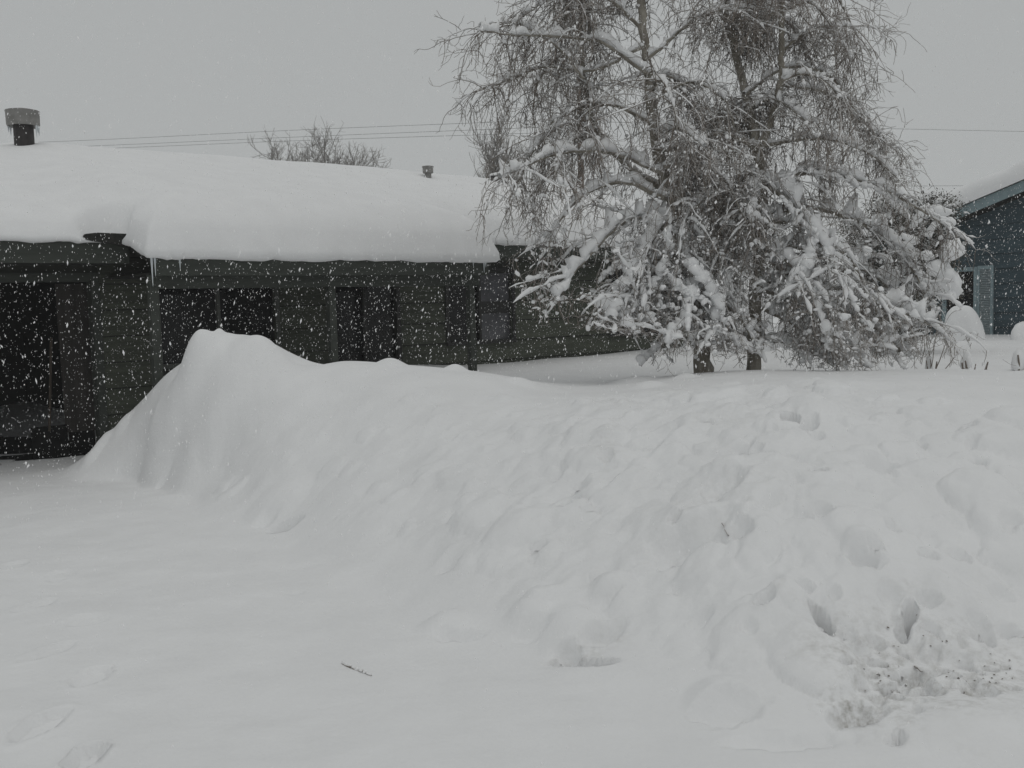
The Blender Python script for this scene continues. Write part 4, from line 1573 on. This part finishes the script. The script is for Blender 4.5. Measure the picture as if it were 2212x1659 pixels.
# ---------------------------------------------------------------- pole and wires
pb = at(1262, 700, 45.0)
t_ = thing('utility_pole', 'brown utility pole far behind the left birch', 'pole', (pb[0], pb[1], 0.74))
ptop = at(1262, 172, 45.0)[2] - 0.74
m = MB()
m.lathe([(0.17, 0), (0.12, ptop)], 14)
m.build('post', M['pole'], t_, smooth=True)
m = MB()
m.box(-0.9, 0.9, -0.2, -0.1, ptop - 1.9, ptop - 1.78)
m.build('crossarm', M['pole'], t_)


def wire(label, pts, Y):
    P = [at(px, py, y) for (px, py), y in zip(pts, Y)]
    P = catmull(P, 60)
    V, F = tubes([(P[None], np.full((1, 60), 0.0085))], 5)
    o = mesh_np('power_line', V, F, M['wire'])
    return tag(o, label, 'wire', 'power lines')


wire('uppermost of the power lines over the roof', ((-400, 321), (115, 306), (640, 281), (1140, 261), (1262, 255)), (62, 58, 53, 47, 45))
wire('middle of the power lines over the roof', ((-400, 338), (230, 314), (640, 296), (1140, 276), (1262, 270)), (62, 58, 53, 47, 44.8))
wire('lowest of the power lines over the roof', ((-400, 345), (270, 319), (640, 304), (1140, 288), (1262, 283)), (62, 58, 53, 47, 45.2))
wire('thin power line right of the birches against the sky', ((1262, 262), (1600, 272), (1920, 278), (2212, 284), (2700, 292)), (45, 48, 52, 56, 62))
wire('short lower power line above the blue house roof', ((1262, 380), (1500, 396), (1880, 401), (1960, 402), (2500, 398)), (45, 48, 52, 54, 60))

# ---------------------------------------------------------------- sticks and litter in the snow
rng = np.random.default_rng(99)


def stick(name, label, pa, pb_, r, lift=0.004, mat='twig', group=None, snow=False):
    A, B = hit(*pa), hit(*pb_)
    A[2], B[2] = ground(A[0], A[1]) + lift, ground(B[0], B[1]) + lift
    P = np.linspace(A, B, 7)
    P[1:-1] += rng.normal(0, r * 0.8, (5, 3))
    c = A.copy()
    root = thing(name, label, 'stick', tuple(c), group=group)
    V, F = tubes([((P - c)[None], np.linspace(r, r * 0.7, 7)[None])], 6)
    mesh_np('shaft', V, F, M[mat], root)
    if snow:
        k = 8
        u = np.linspace(0.02, 0.9, k)
        C = (A - c) + (B - A) * u[:, None] + np.array([0, 0.002, r * 0.7])
        v, f = clumps(C, np.tile(B - A, (k, 1)), rng.uniform(0.009, 0.016, k), np.full(k, 0.0075), np.full(k, 0.0085))
        mesh_np('snow_dusting', v, f, M['snow'], root, kind='stuff')
    return root


stick('fallen_stick', 'snow dusted stick lying on the driveway', (740, 1432), (802, 1462), 0.006, 0.0, snow=True)
for i, (a, b, lab) in enumerate((((1560, 1140), (1574, 1168), 'thin bent twig in the middle of the lumpy bank'),
                                 ((1604, 975), (1618, 988), 'dark twig tip above the middle of the bank'),
                                 ((1926, 1490), (1940, 1518), 'dark twig at the left of the dirty patch'),
                                 ((1976, 1440), (1992, 1452), 'short dark twig in the dirty patch'),
                                 ((1960, 1462), (1956, 1480), 'upright twig in the dirty patch below the hollow'),
                                 ((2072, 1480), (2082, 1506), 'bent twig right of the dirty patch'),
                                 ((2070, 1482), (2088, 1478), 'short crossing twig right of the dirty patch'),
                                 ((2090, 1528), (2116, 1532), 'twig lying on the step at the foot of the bank'),
                                 ((1890, 1438), (1900, 1462), 'twig beside dead leaves left in the dirty patch'))):
    stick('twig', lab, a, b, 0.0045, 0.003)
# scraps of leaf litter
V, F = [], []
for k in range(55):
    cx_, cy_ = [(1970, 1480), (1900, 1450), (1960, 1390), (2120, 1500), (2170, 1450), (1910, 1500), (2040, 1450)][rng.integers(7)]
    P = hit(cx_ + rng.normal(0, 28), cy_ + rng.normal(0, 22))
    P[2] = ground(P[0], P[1]) + 0.004
    a = rng.uniform(0, 6.28)
    d = np.array([math.cos(a), math.sin(a), rng.uniform(-.4, .4)]) * rng.uniform(0.003, 0.007)
    e = np.array([-math.sin(a), math.cos(a), rng.uniform(-.4, .4)]) * rng.uniform(0.002, 0.006)
    b = len(V)
    up_ = np.array([0, 0, 0.003])
    V += [P - d, P + e, P + d, P - e, P + up_]
    F += [(b, b + 3, b + 4), (b + 3, b + 2, b + 4), (b + 2, b + 1, b + 4), (b + 1, b, b + 4)]
o = mesh_np('leaf_litter', np.array(V), np.array(F), M['leaf'], shade=False, kind='stuff')
tag(o, 'scraps of dead leaf and grit in the foot of the snow bank', 'litter')

# ---------------------------------------------------------------- falling snow
rng = np.random.default_rng(321)
NF = 120000
Pf = np.stack([rng.uniform(-7.5, 8.5, NF), 2.2 + 10.8 * rng.random(NF) ** 0.75, rng.uniform(0.1, 4.6, NF)], 1)
Pf = Pf[Pf[:, 2] > 0.05 + base_h(Pf[:, 0], Pf[:, 1])]
tw = (Pf - HO) @ N                                       # not inside the house or on its roof
Pf = Pf[(tw > 0.08) & ~((tw < 1.7) & (Pf[:, 2] > 1.9))]
k = len(Pf)
octv = np.array([[1, 0, 0], [-1, 0, 0], [0, 1, 0], [0, -1, 0], [0, 0, 1], [0, 0, -1]], float)
octf = np.array([[0, 2, 4], [2, 1, 4], [1, 3, 4], [3, 0, 4], [2, 0, 5], [1, 2, 5], [3, 1, 5], [0, 3, 5]])
szs = np.minimum(0.0019 * np.exp(rng.normal(0, 0.45, k)), 0.0011 * Pf[:, 1])
sxyz = szs[:, None] * np.stack([rng.uniform(0.6, 1.1, k), rng.uniform(0.6, 1.1, k), rng.uniform(1.2, 3.0, k)], 1)
v = octv[None] * sxyz[:, None] * rng.uniform(0.75, 1.25, (k, 6, 1))
tilt = rng.normal(0.12, 0.2, (k, 1))
v[..., 0] += v[..., 2] * tilt
V = Pf[:, None] + v
F = octf[None] + (np.arange(k) * 6)[:, None, None]
o = mesh_np('falling_snow', V.reshape(-1, 3), F.reshape(-1, 3), M['flake'], shade=False, kind='stuff')
tag(o, 'snowflakes falling through the air', 'snowflakes')

# ---------------------------------------------------------------- snowy air
m = MB()
m.box(-760, 760, -110, 960, -1.2, 22.0)
hz = bpy.data.materials.new('snowy_air')
hz.use_nodes = True
hn, hl = hz.node_tree.nodes, hz.node_tree.links
hn.clear()
ho = hn.new('ShaderNodeOutputMaterial')
hv = hn.new('ShaderNodeVolumePrincipled')
hv.inputs['Color'].default_value = (0.93, 0.94, 0.94, 1)
hv.inputs['Density'].default_value = 0.0018
hv.inputs['Anisotropy'].default_value = 0.0
hl.new(hv.outputs[0], ho.inputs['Volume'])
o = m.build('haze', hz, kind='stuff')
tag(o, 'pale air full of falling snow', 'haze')
